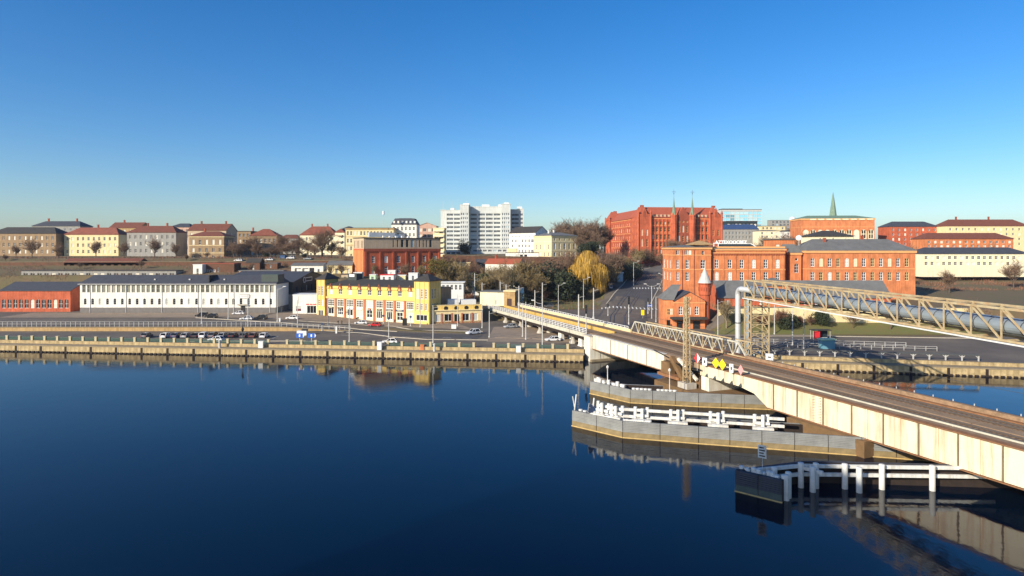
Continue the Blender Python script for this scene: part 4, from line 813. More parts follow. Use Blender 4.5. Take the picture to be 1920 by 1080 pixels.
# low slate roofed service range and cream wall behind the gantry
xl = PX(1345, 216)
t, ro = building('service_range', 'low brick range with long slate roof under the railway office', (xl, 214, 9.6), 0, 60, 11, 3.2, 'red_brick', {'front': ops_grid(1, 59, 15, [(.6, 1.6)], 1.1, .6, nx=2, nz=2, t=.16)}, ('gable_x', 5.4), 'grey_roof')
house('pediment_house', 'small brick house with pediment and grey hipped roof behind the pipe gantry', 1432, 1482, 212, 560, 536, 'orange_brick', [(.3, .4)], 4, 1.0, ('hip', 2.6, 4, .4), 'grey_roof', dp=8)
wall_run('garden_wall', 'long cream garden wall behind the shrubs along the road', [(PX(1348, 203), 203, 4, 9.6), (PX(1420, 203), 203, 4, 10.2), (PX(1560, 202), 202, 4, 10.4), (150, 200, 4, 10.4)], 'cream_render', .5, 'grey_roof')

# ------------------------------------------------------------------ streets
struct(mb and sheet('pavement', [(-190, 226), (-95, 226), (-95, 243.6), (-190, 243.6)], 'paving', 30, 6, .10))
sheet('pavement', [(-95, 222), (-62, 216), (-75, 240), (-92, 243)], 'paving', 16, 8, .10)
sheet('pavement', [(-62, 216), (-12, 203), (-20, 221), (-73, 236)], 'paving', 20, 8, .10)
_q = [G(926, 613), G(1090, 615), G(1088, 643), G(912, 641)]
sheet('pavement', [_q[3], _q[2], _q[1], _q[0]], 'paving', 20, 8, .03)
sheet('pavement', [(PX(1340, 189), 189), (PX(1560, 187), 187), (PX(1560, 191.5), 191.5), (PX(1340, 192), 192)], 'paving', 12, 4, .10)
sheet('lawn', [(PX(1338, 192), 192), (150, 191.6), (150, 201.5), (PX(1338, 201), 201)], 'grass', 24, 6, .06)
sheet('lawn', [(PX(1040, 266), 266), (PX(1122, 272), 272), (PX(1138, 330), 330), (PX(1000, 332), 332)], 'grass', 14, 14, .08)
rp = [GD(1165, 212), GD(1165, 240), GD(1178, 275), GD(1192, 305), GD(1204, 335), GD(1211, 362), GD(1222, 385), GD(1246, 402)]
ribbon('road', rp, 19, 'asphalt_dark', .09, 8)
for off in (-4.2, -2.8, 1.2, 2.6):
    q = []
    for i, p in enumerate(rp):
        t_ = (Vector(rp[min(i + 1, 7)][:2]) - Vector(rp[max(i - 1, 0)][:2])).normalized(); q.append((p.x + t_.y * off, p.y - t_.x * off))
    ribbon('tram_rail', q, .22, 'rail_steel', .12, 8)
for off, wd in ((-9.8, .5), (9.8, .5)):
    q = []
    for i, p in enumerate(rp[2:]):
        i += 2; t_ = (Vector(rp[min(i + 1, 7)][:2]) - Vector(rp[max(i - 1, 0)][:2])).normalized(); q.append((p.x + t_.y * off, p.y - t_.x * off))
    ribbon('kerb', q, wd, 'kerb', .09, 6, .12)
def crossing(p0, p1, n, ln, dirv):
    m = MB(); d = Vector(dirv).normalized()
    for k in range(n):
        c = Vector(p0[:2]).lerp(Vector(p1[:2]), (k + .5) / n); s_ = (Vector(p1[:2]) - Vector(p0[:2])).normalized() * .28
        m.add([(e.x, e.y, H(e.x, e.y) + .13) for e in (c - s_ - d * ln / 2, c + s_ - d * ln / 2, c + s_ + d * ln / 2, c - s_ + d * ln / 2)], [(0, 1, 2, 3)])
    struct(m.build('crosswalk', 'marking'))
crossing(G(1118, 580), G(1242, 581), 17, 4.4, (.12, 1)); crossing(G(1186, 541), G(1246, 541), 11, 4.5, (.2, 1)); crossing(G(1060, 590), G(1096, 600), 7, 4, (.5, 1))
for pts in ([(367, 596), (470, 602), (560, 609), (640, 614), (745, 622)], [(560, 602), (660, 608), (735, 612), (780, 620), (905, 622)], [(600, 619), (680, 625), (735, 632), (800, 637), (915, 638)], [(300, 641), (480, 640), (600, 640)]):
    ribbon('kerb', [G(*p) for p in pts], .45, 'kerb', .06, 6, .10)
ribbon('kerb', [G(x_, 631) for x_ in (1430, 1500, 1560)] + [Vector((140, 184, 0))], .5, 'kerb', .06, 6, .12)
ribbon('traffic_island', [G(720, 617), G(800, 622), G(880, 624)], 3.2, 'soil', .06, 6, .10)
ribbon('traffic_island', [G(930, 632), G(1000, 634), G(1088, 640)], 3.6, 'paving', .05, 6, .10)
for k in range(7): ribbon('lane_line', [G(640 + 38 * k, 629 + .9 * k), G(656 + 38 * k, 629.4 + .9 * k)], .22, 'marking', .05, 2)
m = MB()
for k in range(9): p = G(372 + 18 * k, 633); m.box(p.x, p.x + .12, p.y - 2.4, p.y + 2.4, p.z + .03, p.z + .05)
struct(m.build('parking_line', 'marking'))
ribbon('road_patch', [G(367, 605), G(500, 608), G(620, 616), G(760, 628), G(900, 632)], 7.5, 'asphalt_dark', .035, 8)

# ------------------------------------------------------------------ quay
def quay_run(xa, xb, label_wall):
    n = int((xb - xa) / 7.6); q = bpy.data.objects.new('quay', None); COL.objects.link(q); struct(q)
    step = (xb - xa) / n
    for k in range(n):
        x0_ = xa + k * step; x1_ = x0_ + step; y0_, y1_ = bank(x0_), bank(x1_); an = math.atan2(y1_ - y0_, x1_ - x0_); ln = math.hypot(x1_ - x0_, y1_ - y0_)
        j = rnd.uniform(-.05, .05)
        MB().box(.3, ln - .3, j, 1.2, -2, 1.75).build('stone_panel', 'stone_quay', q, (x0_, y0_, 0), an)
        MB().box(-.3, .3, -.12, 1.2, -2, 1.7).build('fender_post', 'sheet_pile', q, (x0_, y0_, 0), an)
        MB().box(0, ln, -.08, 2.95, 1.752, 1.98).build('ledge_slab', 'stone_ledge', q, (x0_, y0_, 0), an)
        MB().box(0, ln, 2.9, 3.3, 1.9, 2.86).build('step_stone', 'stone_quay', q, (x0_, y0_, 0), an)
        m = MB()
        for i in range(6): m.box(.1 + i * ln / 6, .1 + (i + .55) * ln / 6, -.42, -.06, -2, .34)
        m.build('pile_row', 'sheet_pile', q, (x0_, y0_, 0), an)
    return q
quay_run(-190, 19, ''); quay_run(40, 150, '')
PILLAR = MB(); PILLAR.box(-.3, .3, -.3, .3, 0, 1.2); PILLAR.box(-.36, .36, -.36, .36, 1.2, 1.38); pm = PILLAR.mesh('pillar', 'pillar_stone')
def quay_rail(xa, xb, label):
    n = max(1, round((xb - xa) / 4.0)); st = (xb - xa) / n
    t = thing('quay_railing', label, 'railing', (xa, bank(xa) + 3.8, 2.8))
    for k in range(n + 1):
        X = xa + k * st; put('pillar', pm, t, (X - xa, bank(X) - bank(xa), -.05))
        if k < n:
            X2 = X + st; a_ = Vector((X - xa, bank(X) - bank(xa), 0)); b_ = Vector((X2 - xa, bank(X2) - bank(xa), 0)); d = (b_ - a_).normalized()
            m = MB(); z_ = Vector((0, 0, 1))
            for zz in (.22, .9): m.bar(a_ + d * .36 + z_ * zz, b_ - d * .36 + z_ * zz, .08)
            for i in range(15): p = a_ + d * (.5 + (st - 1.0) * i / 14); m.bar(p + z_ * .22, p + z_ * .9, .09)
            m.build('railing_panel', 'rail_green', t)
quay_rail(-186, -69, 'stone pillared green quay railing left of the quay steps'); quay_rail(-63.5, -38.5, 'stone pillared green quay railing between the steps and the white box'); quay_rail(-34.5, -10.5, 'stone pillared green quay railing in front of the junction'); quay_rail(-5, 15, 'stone pillared green quay railing next to the bridge abutment')
# small things on the quay
def quay_box(px, py, w_, h_, mt, label, name='utility_box', cat='utility box', d=None):
    p = G(px, py); X = p.x; t = thing(name, label, cat, (X, bank(X) + 2.0, 1.98)); MB().box(-w_ / 2, w_ / 2, -.4, .4, 0, h_ - .1).build('body', mt, t); MB().box(-w_ / 2 - .06, w_ / 2 + .06, -.46, .46, h_ - .1, h_).build('lid', mt, t); MB().box(-w_ / 2 + .08, w_ / 2 - .08, -.43, -.405, .12, h_ - .25).build('door', 'white_metal', t)
quay_box(495, 645, 1.3, 1.9, 'white_metal', 'white utility box on the quay in front of the parking row'); quay_box(715, 648, 1.2, 2.2, 'white_metal', 'white utility box on the quay below the white hatchback'); quay_box(972, 652, 1.3, 1.7, 'white_metal', 'white utility box on the quay near the viaduct columns')
for px, lb in ((413, 'pale blue mooring post on the quay at the left'), (820, 'pale blue mooring post by the orange pillar')):
    p = G(px, 646); tag(MB().lathe((0, 0, 0), [(.35, 0), (.3, .3), (.28, 1.7), (.42, 1.8), (.42, 2.0), (.1, 2.15)], 10).build('mooring_post', 'pole_grey', None, (p.x, bank(p.x) + 1.2, 1.98)), lb, 'bollard')
p = G(797, 645); tag(MB().box(-.5, .5, -.35, .35, 0, 1.35).box(-.56, .56, -.41, .41, 1.35, 1.5).build('stone_pillar', 'orange_brick', None, (p.x, bank(p.x) + 3.0, 2.0)), 'orange brick pillar standing in the quay railing', 'pillar')
m = MB()
for k in range(9): m.box(-3 + k * .45, -2.55 + k * .45, 0, 2.2, -2, .1 + k * .22)
st_ = m.build('quay_steps', 'concrete', None, (12, bank(12) + .3, 0)); tag(st_, 'short concrete stair in the quay beside the abutment', 'stairs')

# retaining wall and railing of the upper road
wall_run('road_wall', 'tan retaining wall of the upper road behind the parked cars', [(-190, 200.4, 2.4, 4.0), (-75, 200.4, 2.4, 4.05), (-58, 200.4, 2.4, 3.1), (-52, 200.4, 2.4, 2.85)], 'ochre_stone', .5, 'stone_ledge')
POST = MB().box(-.05, .05, -.05, .05, 0, 1.15).mesh('post', 'pole_grey')
def railing(label, a_, b_, sp=2.0, h_=1.1, mt='pole_grey', name='railing'):
    a_, b_ = Vector(a_), Vector(b_); t = thing(name, label, 'railing', a_); n = max(1, round((b_ - a_).length / sp)); v = b_ - a_
    pmsh = POST if mt == 'pole_grey' and h_ == 1.1 else MB().box(-.05, .05, -.05, .05, 0, h_ + .05).mesh('post', mt)
    for k in range(n + 1): put('post', pmsh, t, v * (k / n))
    for zz in (h_, h_ * .55): MB().bar(Vector((0, 0, zz)), v + Vector((0, 0, zz)), .07).build('rail', mt, t)
    return t
railing('grey steel railing along the top of the tan retaining wall', (-186, 200.7, 4.25), (-76, 200.7, 4.25), 1.6, 1.6); railing('grey steel railing stepping down beside the blue arrow signs', (-75.5, 200.7, 4.2), (-53, 200.7, 3.0), 1.8, 1.4)
railing('grey steel railing between the lanes right of the pipe tower', (64, 176, 2.8), (108, 168, 2.8), 2.6, 1.3); railing('second grey railing along the tram stop right of the pipe tower', (60, 171, 2.8), (112, 161.5, 2.8), 2.6, 1.2)
# arched promenade rail on the right bank
t = thing('promenade_railing', 'dark arched promenade railing above the quay right of the pipe tower', 'railing', (60, bank(60) + 4.5, 2.8)); v = Vector((52, bank(112) - bank(60), 0)); n = 15
for k in range(n + 1): MB().box(-.12, .12, -.12, .12, 0, 1.3).build('post', 'pole_grey', t, v * (k / n))
MB().bar(Vector((0, 0, 1.5)), v + Vector((0, 0, 1.5)), .5, .3).build('beam', 'pole_dark', t)
for k in range(n):
    a_ = v * (k / n); b_ = v * ((k + 1) / n); MB().bar(a_ + Vector((0, 0, .75)), a_.lerp(b_, .2) + Vector((0, 0, 1.33)), .12).bar(b_ + Vector((0, 0, .75)), b_.lerp(a_, .2) + Vector((0, 0, 1.33)), .12).build('brace', 'pole_grey', t)

# ------------------------------------------------------------------ railway bridge
BA = Vector((21.5, 162, 0)); BR = math.atan2(-.928, .3725)
def BW(x_, y_, z_): return Vector((BA.x + .3725 * x_ + .928 * y_, BA.y - .928 * x_ + .3725 * y_, z_))
t = thing('railway_bridge', 'railway bridge with white plate girders and brown ballast crossing the river', 'bridge', BA, BR)
ZD = 6.9
XE = 112
MB().box(-2, XE, .6, 13, ZD - .55, ZD - .05).build('deck', 'ballast', t)
g = MB().prism([(0, 3.4), (31, 3.4), (31, ZD), (0, ZD)], -.02, .5).build('girder', 'girder_white', t)
MB().box(-.1, 31.1, -.3, .7, ZD, ZD + .12).build('flange', 'girder_white', g); MB().box(-.1, 31.1, -.3, .7, 3.25, 3.395).build('flange', 'rust', g)
for k in range(16): MB().box(1 + k * 1.95, 1.1 + k * 1.95, -.16, -.03, 3.4, ZD).build('stiffener', 'girder_white' if k % 4 else 'plate_joint', g)
g = MB().prism([(43, 4.7), (54, 4.7), (57.5, 4.2), (60.6, 2.5), (XE, 2.6), (XE, ZD), (43, ZD)], -.02, .5).build('girder', 'girder_rust', t); g['label'] = 'cream girder streaked with rust'
MB().box(42.9, XE, -.35, .75, ZD, ZD + .14).build('flange', 'rust', g); MB().box(60.6, XE, -.3, .7, 2.4, 2.495).build('flange', 'rust', g)
for k in range(20): MB().box(62 + k * 2.5, 62.16 + k * 2.5, -.2, -.03, 2.6, ZD).build('stiffener', 'plate_joint' if k % 2 == 0 else 'girder_rust', g)
for k in range(5): MB().prism([(44.6 + k * 2.3, 4.75), (45.4 + k * 2.3, 4.75), (45.2 + k * 2.3, 5.4)], -.2, -.03).build('gusset', 'pole_dark', g)
for c in (70, 71.2):
    for k in range(10): MB().box(c, c + .5, -.32, -.2, 2.8 + k * .42, 2.88 + k * .42).build('ladder_rung', 'girder_white', g)
# other girders hidden behind
for y_ in (5.6, 7.6, 12.6): MB().box(0, XE, y_, y_ + .4, 3.6, ZD - .56).build('girder', 'girder_white', t)
# tracks
for y_ in (3.0, 4.5, 8.6, 10.1): MB().box(-84, XE, y_, y_ + .09, ZD + .02, ZD + .2).build('rail', 'rail_steel', t)
m = MB()
for k in range(300): x_ = -2 + k * .38; 
for k in range(160): x_ = -2 + k * .7; m.box(x_, x_ + .26, 2.5, 5.1, ZD - .06, ZD + .02); m.box(x_, x_ + .26, 8.1, 10.7, ZD - .06, ZD + .02)
struct(m.build('sleepers', 'sleeper', t), 'stuff')
for x0_, x1_ in ((0, 31), (31.2, 60), (60.2, 90), (90.2, XE)): MB().box(x0_, x1_, .75, 2.0, ZD - .04, ZD + .1).build('walkway', 'walkway', t); MB().box(x0_, x1_, 5.7, 7.6, ZD - .04, ZD + .06).build('walkway', 'walkway', t)
MB().box(0, XE, 11.4, 12.2, ZD - .04, ZD + .12).build('cable_trough', 'rust', t)
MB().box(42, XE, 2.05, 2.2, ZD + .0, ZD + .3).build('kerb_beam', 'truss_pale', t)
# hinge housing over the pier
h = MB(); h.box(30.5, 38, -1.4, .6, 2.6, 3.2); h.build('hinge_floor', 'rust', t)
MB().box(31.2, 34.2, -.9, .5, 3.2, 5.6).build('machine_box', 'pier_stone', t); MB().bar((34.5, -.6, ZD), (38.5, -.6, 2.9), .9).build('strut', 'pier_stone', t); MB().bar((36.5, -.4, ZD), (42.5, -.4, 3.6), .5).build('strut', 'girder_white', t)
MB().box(31.2, 43, -.05, .6, 5.9, ZD + .05).build('link_beam', 'walkway', t); MB().tube((28, -.5, 7.4), (33, -.6, 6.7), .12).tube((33, -.6, 6.7), (38, -.6, 5.4), .12).tube((38, -.6, 5.4), (44, -.6, 5.9), .12).build('cable', 'black', t)
# far truss
y_ = 13.2; xa, xb = -2.4, 41.6; hh = 3.0; n = 12
MB().bar((xa, y_, ZD), (xb, y_, ZD), .35).build('bottom_chord', 'truss_paint', t); MB().bar((xa + 2, y_, ZD + hh), (xb - 2.6, y_, ZD + hh), .3).build('top_chord', 'truss_pale', t)
MB().bar((xa, y_, ZD), (xa + 2, y_, ZD + hh), .34).build('end_post', 'truss_pale', t); MB().bar((xb, y_, ZD), (xb - 2.6, y_, ZD + hh), .34).build('end_post', 'truss_pale', t)
x0_, x1_ = xa + 2, xb - 2.6
for k in range(n):
    a0, a1 = x0_ + (x1_ - x0_) * k / n, x0_ + (x1_ - x0_) * (k + 1) / n; am = (a0 + a1) / 2
    MB().bar((a0, y_, ZD + hh), (am, y_, ZD), .15).build('diagonal', 'truss_pale', t); MB().bar((am, y_, ZD), (a1, y_, ZD + hh), .15).build('diagonal', 'truss_pale', t); MB().bar((am, y_ + .02, ZD), (am, y_ + .02, ZD + hh), .14).build('vertical', 'truss_paint', t)
    MB().bar((a0, y_ + 3.6, ZD + hh * .92), (am, y_ + 3.6, ZD), .18).build('diagonal', 'truss_paint', t); MB().bar((am, y_ + 3.6, ZD), (a1, y_ + 3.6, ZD + hh * .92), .18).build('diagonal', 'truss_paint', t)
MB().bar((x0_, y_ + 3.6, ZD + hh * .92), (x1_, y_ + 3.6, ZD + hh * .92), .26).build('top_chord', 'truss_paint', t); MB().box(xa, xb, y_ + .3, y_ + 3.6, ZD - .4, ZD - .2).build('footway', 'rust', t)
for k in range(24):
    x_ = 42.5 + k * 2.9; MB().box(x_, x_ + .1, 13.0, 13.1, ZD - .1, ZD + 1.0).build('rail_post', 'pole_grey', t)
MB().bar((42.5, 13.05, ZD + .45), (XE, 13.05, ZD + .45), .14, .5).build('edge_beam', 'black', t)
MB().box(42, XE, 12.2, 12.95, ZD - .04, ZD + .7).build('ballast_wall', 'ballast', t)
# abutment and piers
ab = thing('abutment', 'white concrete bridge abutment at the end of the quay', 'abutment', BA, BR)
MB().box(-3.4, -.2, -.9, 2.2, -2, 6.5).build('pier_head', 'girder_white', ab); MB().box(-3.6, -.1, -1.1, 2.3, 6.5, 6.8).build('cap', 'concrete', ab); MB().box(-3.2, -.3, 2.25, 14.5, -2, 3.2).build('bearing_wall', 'girder_white', ab); MB().box(-3, -1.6, 2.3, 14.5, 3.2, 6.3).build('back_wall', 'pier_stone', ab); MB().box(-.28, .6, -.9, 15, -2, .5).build('footing', 'stone_ledge', ab)
pr = thing('bridge_pier', 'brown overgrown masonry pier under the swing span hinge', 'pier', BA, BR)
MB().slab([(32, -3.2), (46, -3.6), (51, 2.6), (54.2, 6.2), (54.2, 13), (34, 13), (31, 4)], -2, 1.9).build('masonry', 'pier_stone', pr); MB().slab([(37, .2), (42.8, .2), (42.8, 12.6), (37, 12.6)], 1.9, 3.7).build('bearing_block', 'pier_stone', pr); MB().box(43.2, 45.4, .1, 12, 1.9, 4.6).build('rocker', 'girder_white', pr)
MB().slab([(39.6, -2.9), (42.6, -2.9), (42.6, -.6), (39.6, -.6)], 1.9, 3.0).build('mast_footing', 'concrete', pr)
p2 = thing('bridge_pier', 'rusty masonry pier under the deep girder at the right', 'pier', BA, BR); MB().slab([(66, -1.2), (80, -1.2), (80, 13), (66, 13)], -2, 2.35).build('masonry', 'pier_stone', p2)
# navigation boards on the near edge
def board(px_x, label, shape, mt, h_=1.9, wd=1.2, yaw=R(38), half=None, name='navigation_board'):
    p = BW(px_x, -.9, ZD + .2); tt = thing(name, label, 'sign', p, BR + yaw)
    MB().tube((0, 0, -1.4), (0, 0, h_ * .5), .05, n=6).build('post', 'pole_grey', tt)
    if shape == 'd':
        o = MB().prism([(0, 0), (wd / 2, h_ / 2), (0, h_), (-wd / 2, h_ / 2)], -.1, -.05).build('panel', mt, tt)
        if half: MB().prism([(0.02, 0.1), (wd / 2 - .06, h_ / 2), (0.02, h_ - .1)], -.13, -.105).build('panel_half', half, tt)
    else: o = MB().box(-wd / 2, wd / 2, -.1, -.05, 0, h_).build('panel', mt, tt); MB().box(-wd * .2, wd * .2, -.13, -.105, h_ * .3, h_ * .7).build('symbol', 'pole_dark', tt)
board(43.2, 'red and white diamond board on the bridge edge beside the mast', 'd', 'sign_red', 2.1, 1.3, half='white_paint'); board(45.4, 'white square board between the red and yellow diamonds', 's', 'white_paint', 1.5, .9)
board(48.6, 'left one of two yellow diamond boards on the bridge edge', 'd', 'sign_yellow', 2.1, 1.4); board(50.4, 'right one of two yellow diamond boards on the bridge edge', 'd', 'sign_yellow', 2.1, 1.4)
board(52.8, 'narrow white board right of the yellow diamonds', 's', 'white_paint', 1.6, .7); board(55.2, 'faded pink diamond board on the bridge edge', 'd', 'sign_pink', 1.9, 1.0)
p = BW(47.5, 13.4, ZD); tt = thing('notice_board', 'small white notice board on the far railing of the bridge', 'sign', p, R(-20)); MB().box(-.7, .7, -.05, .05, .6, 1.9).build('panel', 'white_paint', tt); MB().box(-.35, .35, -.08, -.055, 1.1, 1.35).build('symbol', 'black', tt); MB().box(-.05, .05, .06, .16, 0, 1.5).build('post', 'pole_grey', tt)
# lattice mast
def lattice(t_, w_, h_, n, mt, z0=0, leg=.12, br=.07, taper=1.0, wy=None):
    wy = wy or w_
    def c(sx, sy, z_): k = 1 + (taper - 1) * (z_ / h_); return Vector((sx * w_ / 2 * k, sy * wy / 2 * k, z0 + z_))
    for sx in (-1, 1):
        for sy in (-1, 1): MB().bar(c(sx, sy, 0), c(sx, sy, h_), leg).build('leg', mt, t_)
    prs = [((-1, -1), (1, -1)), ((1, -1), (1, 1)), ((1, 1), (-1, 1)), ((-1, 1), (-1, -1))]
    for k in range(n):
        za, zb_ = h_ * k / n, h_ * (k + 1) / n; m = MB()
        for (a_, b_) in prs:
            if k % 2: a_, b_ = b_, a_
            m.bar(c(*a_, za), c(*b_, zb_), br)
        m.build('bracing', mt, t_)
pb = BW(41.1, -1.8, 3.0); t = thing('lattice_mast', 'tall tan lattice mast standing on the bridge pier', 'mast', pb, BR); lattice(t, 1.0, 17.2, 22, 'truss_paint', 0, .2, .11, .62)
# viaduct
t = thing('viaduct', 'low railway viaduct with white railings on concrete columns', 'viaduct', BA, BR)
MB().box(-84, -3.5, 0, 5.4, ZD - 1.1, ZD - .1).build('deck', 'walkway', t); MB().box(-84, -3.5, -.25, -.003, ZD - 1.0, ZD + .05).build('fascia', 'truss_pale', t); MB().box(-84, -3.5, .1, 5.2, ZD - 1.9, ZD - 1.11).build('beam', 'sheet_pile', t)
MB().box(-84, -1.5, 7.6, 13, ZD - .9, ZD - .1).build('deck', 'walkway', t); MB().box(-84, -1.5, 7.1, 7.55, ZD - 1.4, ZD + .5).build('edge_girder', 'viaduct_yellow', t); MB().box(-80, -1.5, 12.4, 12.9, ZD - .09, ZD + .75).build('edge_girder', 'cream_render', t)
MB().box(-84, -1.5, 1.2, 5.3, ZD - .1, ZD + .0).build('ballast_bed', 'ballast', t); MB().box(-84, -1.5, 7.7, 12.3, ZD - .1, ZD + .0).build('ballast_bed', 'ballast', t)
for y_, xa_ in ((-.12, -84), (13.1, -84)):
    n = 42
    for k in range(n + 1): x_ = xa_ + 80.4 * k / n; MB().box(x_ - .06, x_ + .06, y_ - .06, y_ + .06, ZD, ZD + 1.3).build('railing_post', 'white_metal', t)
    for zz in (.35, .8, 1.28): MB().bar((xa_, y_, ZD + zz), (-3.6, y_, ZD + zz), .13).build('railing_bar', 'white_metal', t)
COLM = MB(); COLM.lathe((0, 0, 0), [(1.1, 0), (1.1, .35), (.75, .9), (.55, 1.3), (.55, 3.1)], 10); cm1 = COLM.mesh('column', 'concrete')
SQ = MB(); SQ.box(-.9, .9, -.5, .5, 0, 2.3); SQ.box(-1.2, 1.2, -.6, .6, -.1, .3); cm2 = SQ.mesh('column', 'white_render')
for k, x_ in enumerate((-66, -52, -36, -21, -13.5)):
    for y_ in (1.0, 4.4, 8.4, 12): put('column', cm1 if k != 3 else cm2, t, (x_, y_, 2.8))
    MB().box(x_ - .7, x_ + .7, .2, 5.2, 5.12 if k == 3 else 4.9, ZD - 1.92 if k != 3 else ZD - 1.92 + .2).build('cap_beam', 'concrete', t)
put('column', cm2, t, (-8, .8, 2.8)); put('column', cm2, t, (-8, 4.4, 2.8))
for px_, y_ in ((1.0, 1),): pass

# ------------------------------------------------------------------ pipe gantry
gx, gy = 57.9, 152.5
dirp = Vector((61.9 - 58.7, 119 - 152)).normalized(); gr = math.atan2(dirp.y, dirp.x)
t = thing('pipe_gantry', 'tan steel lattice gantry carrying two grey pipes high over the river', 'gantry', (gx, gy, 2.8), gr)
# local x runs out over the river, y across
TH = 19.2; tb_ = TH - 4.2
for (cx, cy) in ((0, 0), (0, 4.6), (3.2, 0), (3.2, 4.6)): MB().bar((cx, cy, -1), (cx, cy, TH if cx == 0 else tb_), .28).build('leg', 'truss_paint', t)
for k in range(7):
    za, zb_ = tb_ * k / 7, tb_ * (k + 1) / 7
    MB().bar((0, 0, za), (0, 4.6, zb_), .15).build('brace', 'truss_paint', t); MB().bar((3.2, 0, zb_), (3.2, 4.6, za), .15).build('brace', 'truss_paint', t); MB().bar((0, 0, zb_), (3.2, 0, za), .18).build('brace', 'truss_paint', t); MB().bar((0, 4.6, zb_), (3.2, 4.6, za), .18).build('brace', 'truss_paint', t)
    MB().bar((0, 0, zb_), (0, 4.6, zb_), .16).build('strut', 'truss_paint', t); MB().bar((3.2, 0, zb_), (3.2, 4.6, zb_), .16).build('strut', 'truss_paint', t)
LN = 86; n = 18
for y_ in (0, 4.6):
    MB().bar((0, y_, TH), (LN, y_, TH), .3).build('top_chord', 'truss_paint', t); MB().bar((0, y_, tb_), (LN, y_, tb_), .3).build('bottom_chord', 'truss_paint', t)
    for k in range(n):
        a0, a1 = LN * k / n, LN * (k + 1) / n
        MB().bar((a0, y_, TH), (a1, y_, tb_), .2).build('diagonal', 'truss_paint', t); MB().bar((a1, y_, tb_), (a1, y_, TH), .17).build('vertical', 'truss_paint', t)
for k in range(n + 1): MB().bar((LN * k / n, 0, TH), (LN * k / n, 4.6, TH), .2).build('cross_beam', 'truss_paint', t); MB().bar((LN * k / n, 0, tb_), (LN * k / n, 4.6, tb_), .2).build('cross_beam', 'truss_paint', t)
MB().bar((0, -.6, tb_ - .25), (LN, -.6, tb_ - .25), .2).build('cable_tray', 'white_metal', t)
for y_, zz in ((1.3, tb_ + 1.75), (3.5, tb_ + 1.75)):
    pipe = MB().tube((-.2, y_, zz), (LN, y_, zz), .95, n=16).build('pipe', 'pipe_steel', t)
    for k in range(1, n * 2): MB().tube((LN * k / n / 2 - .06, y_, zz), (LN * k / n / 2 + .06, y_, zz), 1.0, n=16).build('pipe_band', 'pole_dark', pipe)
# riser
def bend(c, r, z0_, top, y_):
    m = MB(); m.tube((c, y_, z0_), (c, y_, top - 1.6), r, n=16); pts = [Vector((c + 1.6 - 1.6 * math.cos(R(a)), y_, top - 1.6 + 1.6 * math.sin(R(a)))) for a in range(0, 91, 15)]
    for a_, b_ in zip(pts, pts[1:]): m.tube(a_, b_, r, n=16)
    return m
rs = bend(-1.6 - 1.0, .66, -2, tb_ + 1.9, -.5).tube((-1.0, -.5, tb_ + 1.9), (2.4, 1.3, tb_ + 1.75), .7, n=16).build('riser', 'pipe_bright', t); bend(-1.6 - 1.0, .8, -2, tb_ + 1.9, 2.4).tube((-1.0, 2.4, tb_ + 1.9), (2.4, 3.5, tb_ + 1.75), .8, n=16).build('riser', 'pipe_steel', t)
for zz in (3.5, 8.2): MB().tube((-2.6, -.5, zz), (-2.6, -.5, zz + .2), .74, n=16).build('pipe_band', 'black', rs)
for y_, ln in ((7.4, 2),): MB().tube((-2.6, 3.2, .2), (-6, 6.4, -.1), .7, n=12).build('ground_pipe', 'pipe_steel', t)

# ------------------------------------------------------------------ timber fenders in the river
PILE = {}
def pile(t_, x_, y_, z0_, z1_, r=.28, mt='timber_white', name='pile'):
    k = (round(z1_ - z0_, 2), r, mt)
    if k not in PILE: PILE[k] = MB().lathe((0, 0, 0), [(r, 0), (r, z1_ - z0_ - .12), (r * 1.08, z1_ - z0_ - .1), (r * .95, z1_ - z0_), (0, z1_ - z0_ + .05)], 12).mesh('pile', mt)
    return put(name, PILE[k], t_, (x_, y_, z0_))
def fender_wall(t_, pts, z1=2.62, panel=4.6, up='timber_grey', low='timber_tan', thick=.45):
    for (x0_, y0_), (x1_, y1_) in zip(pts, pts[1:]):
        L_ = math.hypot(x1_ - x0_, y1_ - y0_); n_ = max(1, round(L_ / panel)); an = math.atan2(y1_ - y0_, x1_ - x0_)
        for k in range(n_):
            u = k / n_; lx, ly = x0_ + (x1_ - x0_) * u, y0_ + (y1_ - y0_) * u; pl = L_ / n_; dz = rnd.uniform(-.04, .04)
            pn = bpy.data.objects.new('panel', None); COL.objects.link(pn); pn.parent = t_; pn.location = (lx, ly, 0); pn.rotation_euler = (0, 0, an)
            nb_ = 7
            for i in range(nb_):
                za = .9 + (z1 - .9) * i / nb_; zb_ = .9 + (z1 - .9) * (i + 1) / nb_ - .03; o_ = rnd.uniform(-.03, .03)
                MB().box(.05, pl - .05, o_, thick, za, zb_).build('board', up, pn)
            MB().box(.05, pl - .05, -.02, thick, .12, .88).build('lower_board', low, pn); MB().box(.0, pl, -.14, thick, -1.5, .1).build('rubbing_strip', 'timber_wet', pn)
            MB().box(0, pl, .1, thick + .2, -1.5, z1 - .06).build('backing', 'sheet_pile', pn)
A1f = [(10.1, 103.4), (17.5, 96.9), (28.6, 93.9), (46.2, 89.5), (72, 83.0)]
t = thing('timber_fender', 'long grey timber fender with white post and rail frames below the bridge', 'fender', (0, 0, 0))
fender_wall(t, A1f); fender_wall(t, [(72, 92), (46, 98), (28.6, 101.6), (17.5, 103.6), (10.3, 104.4)], 2.0, 6.2)
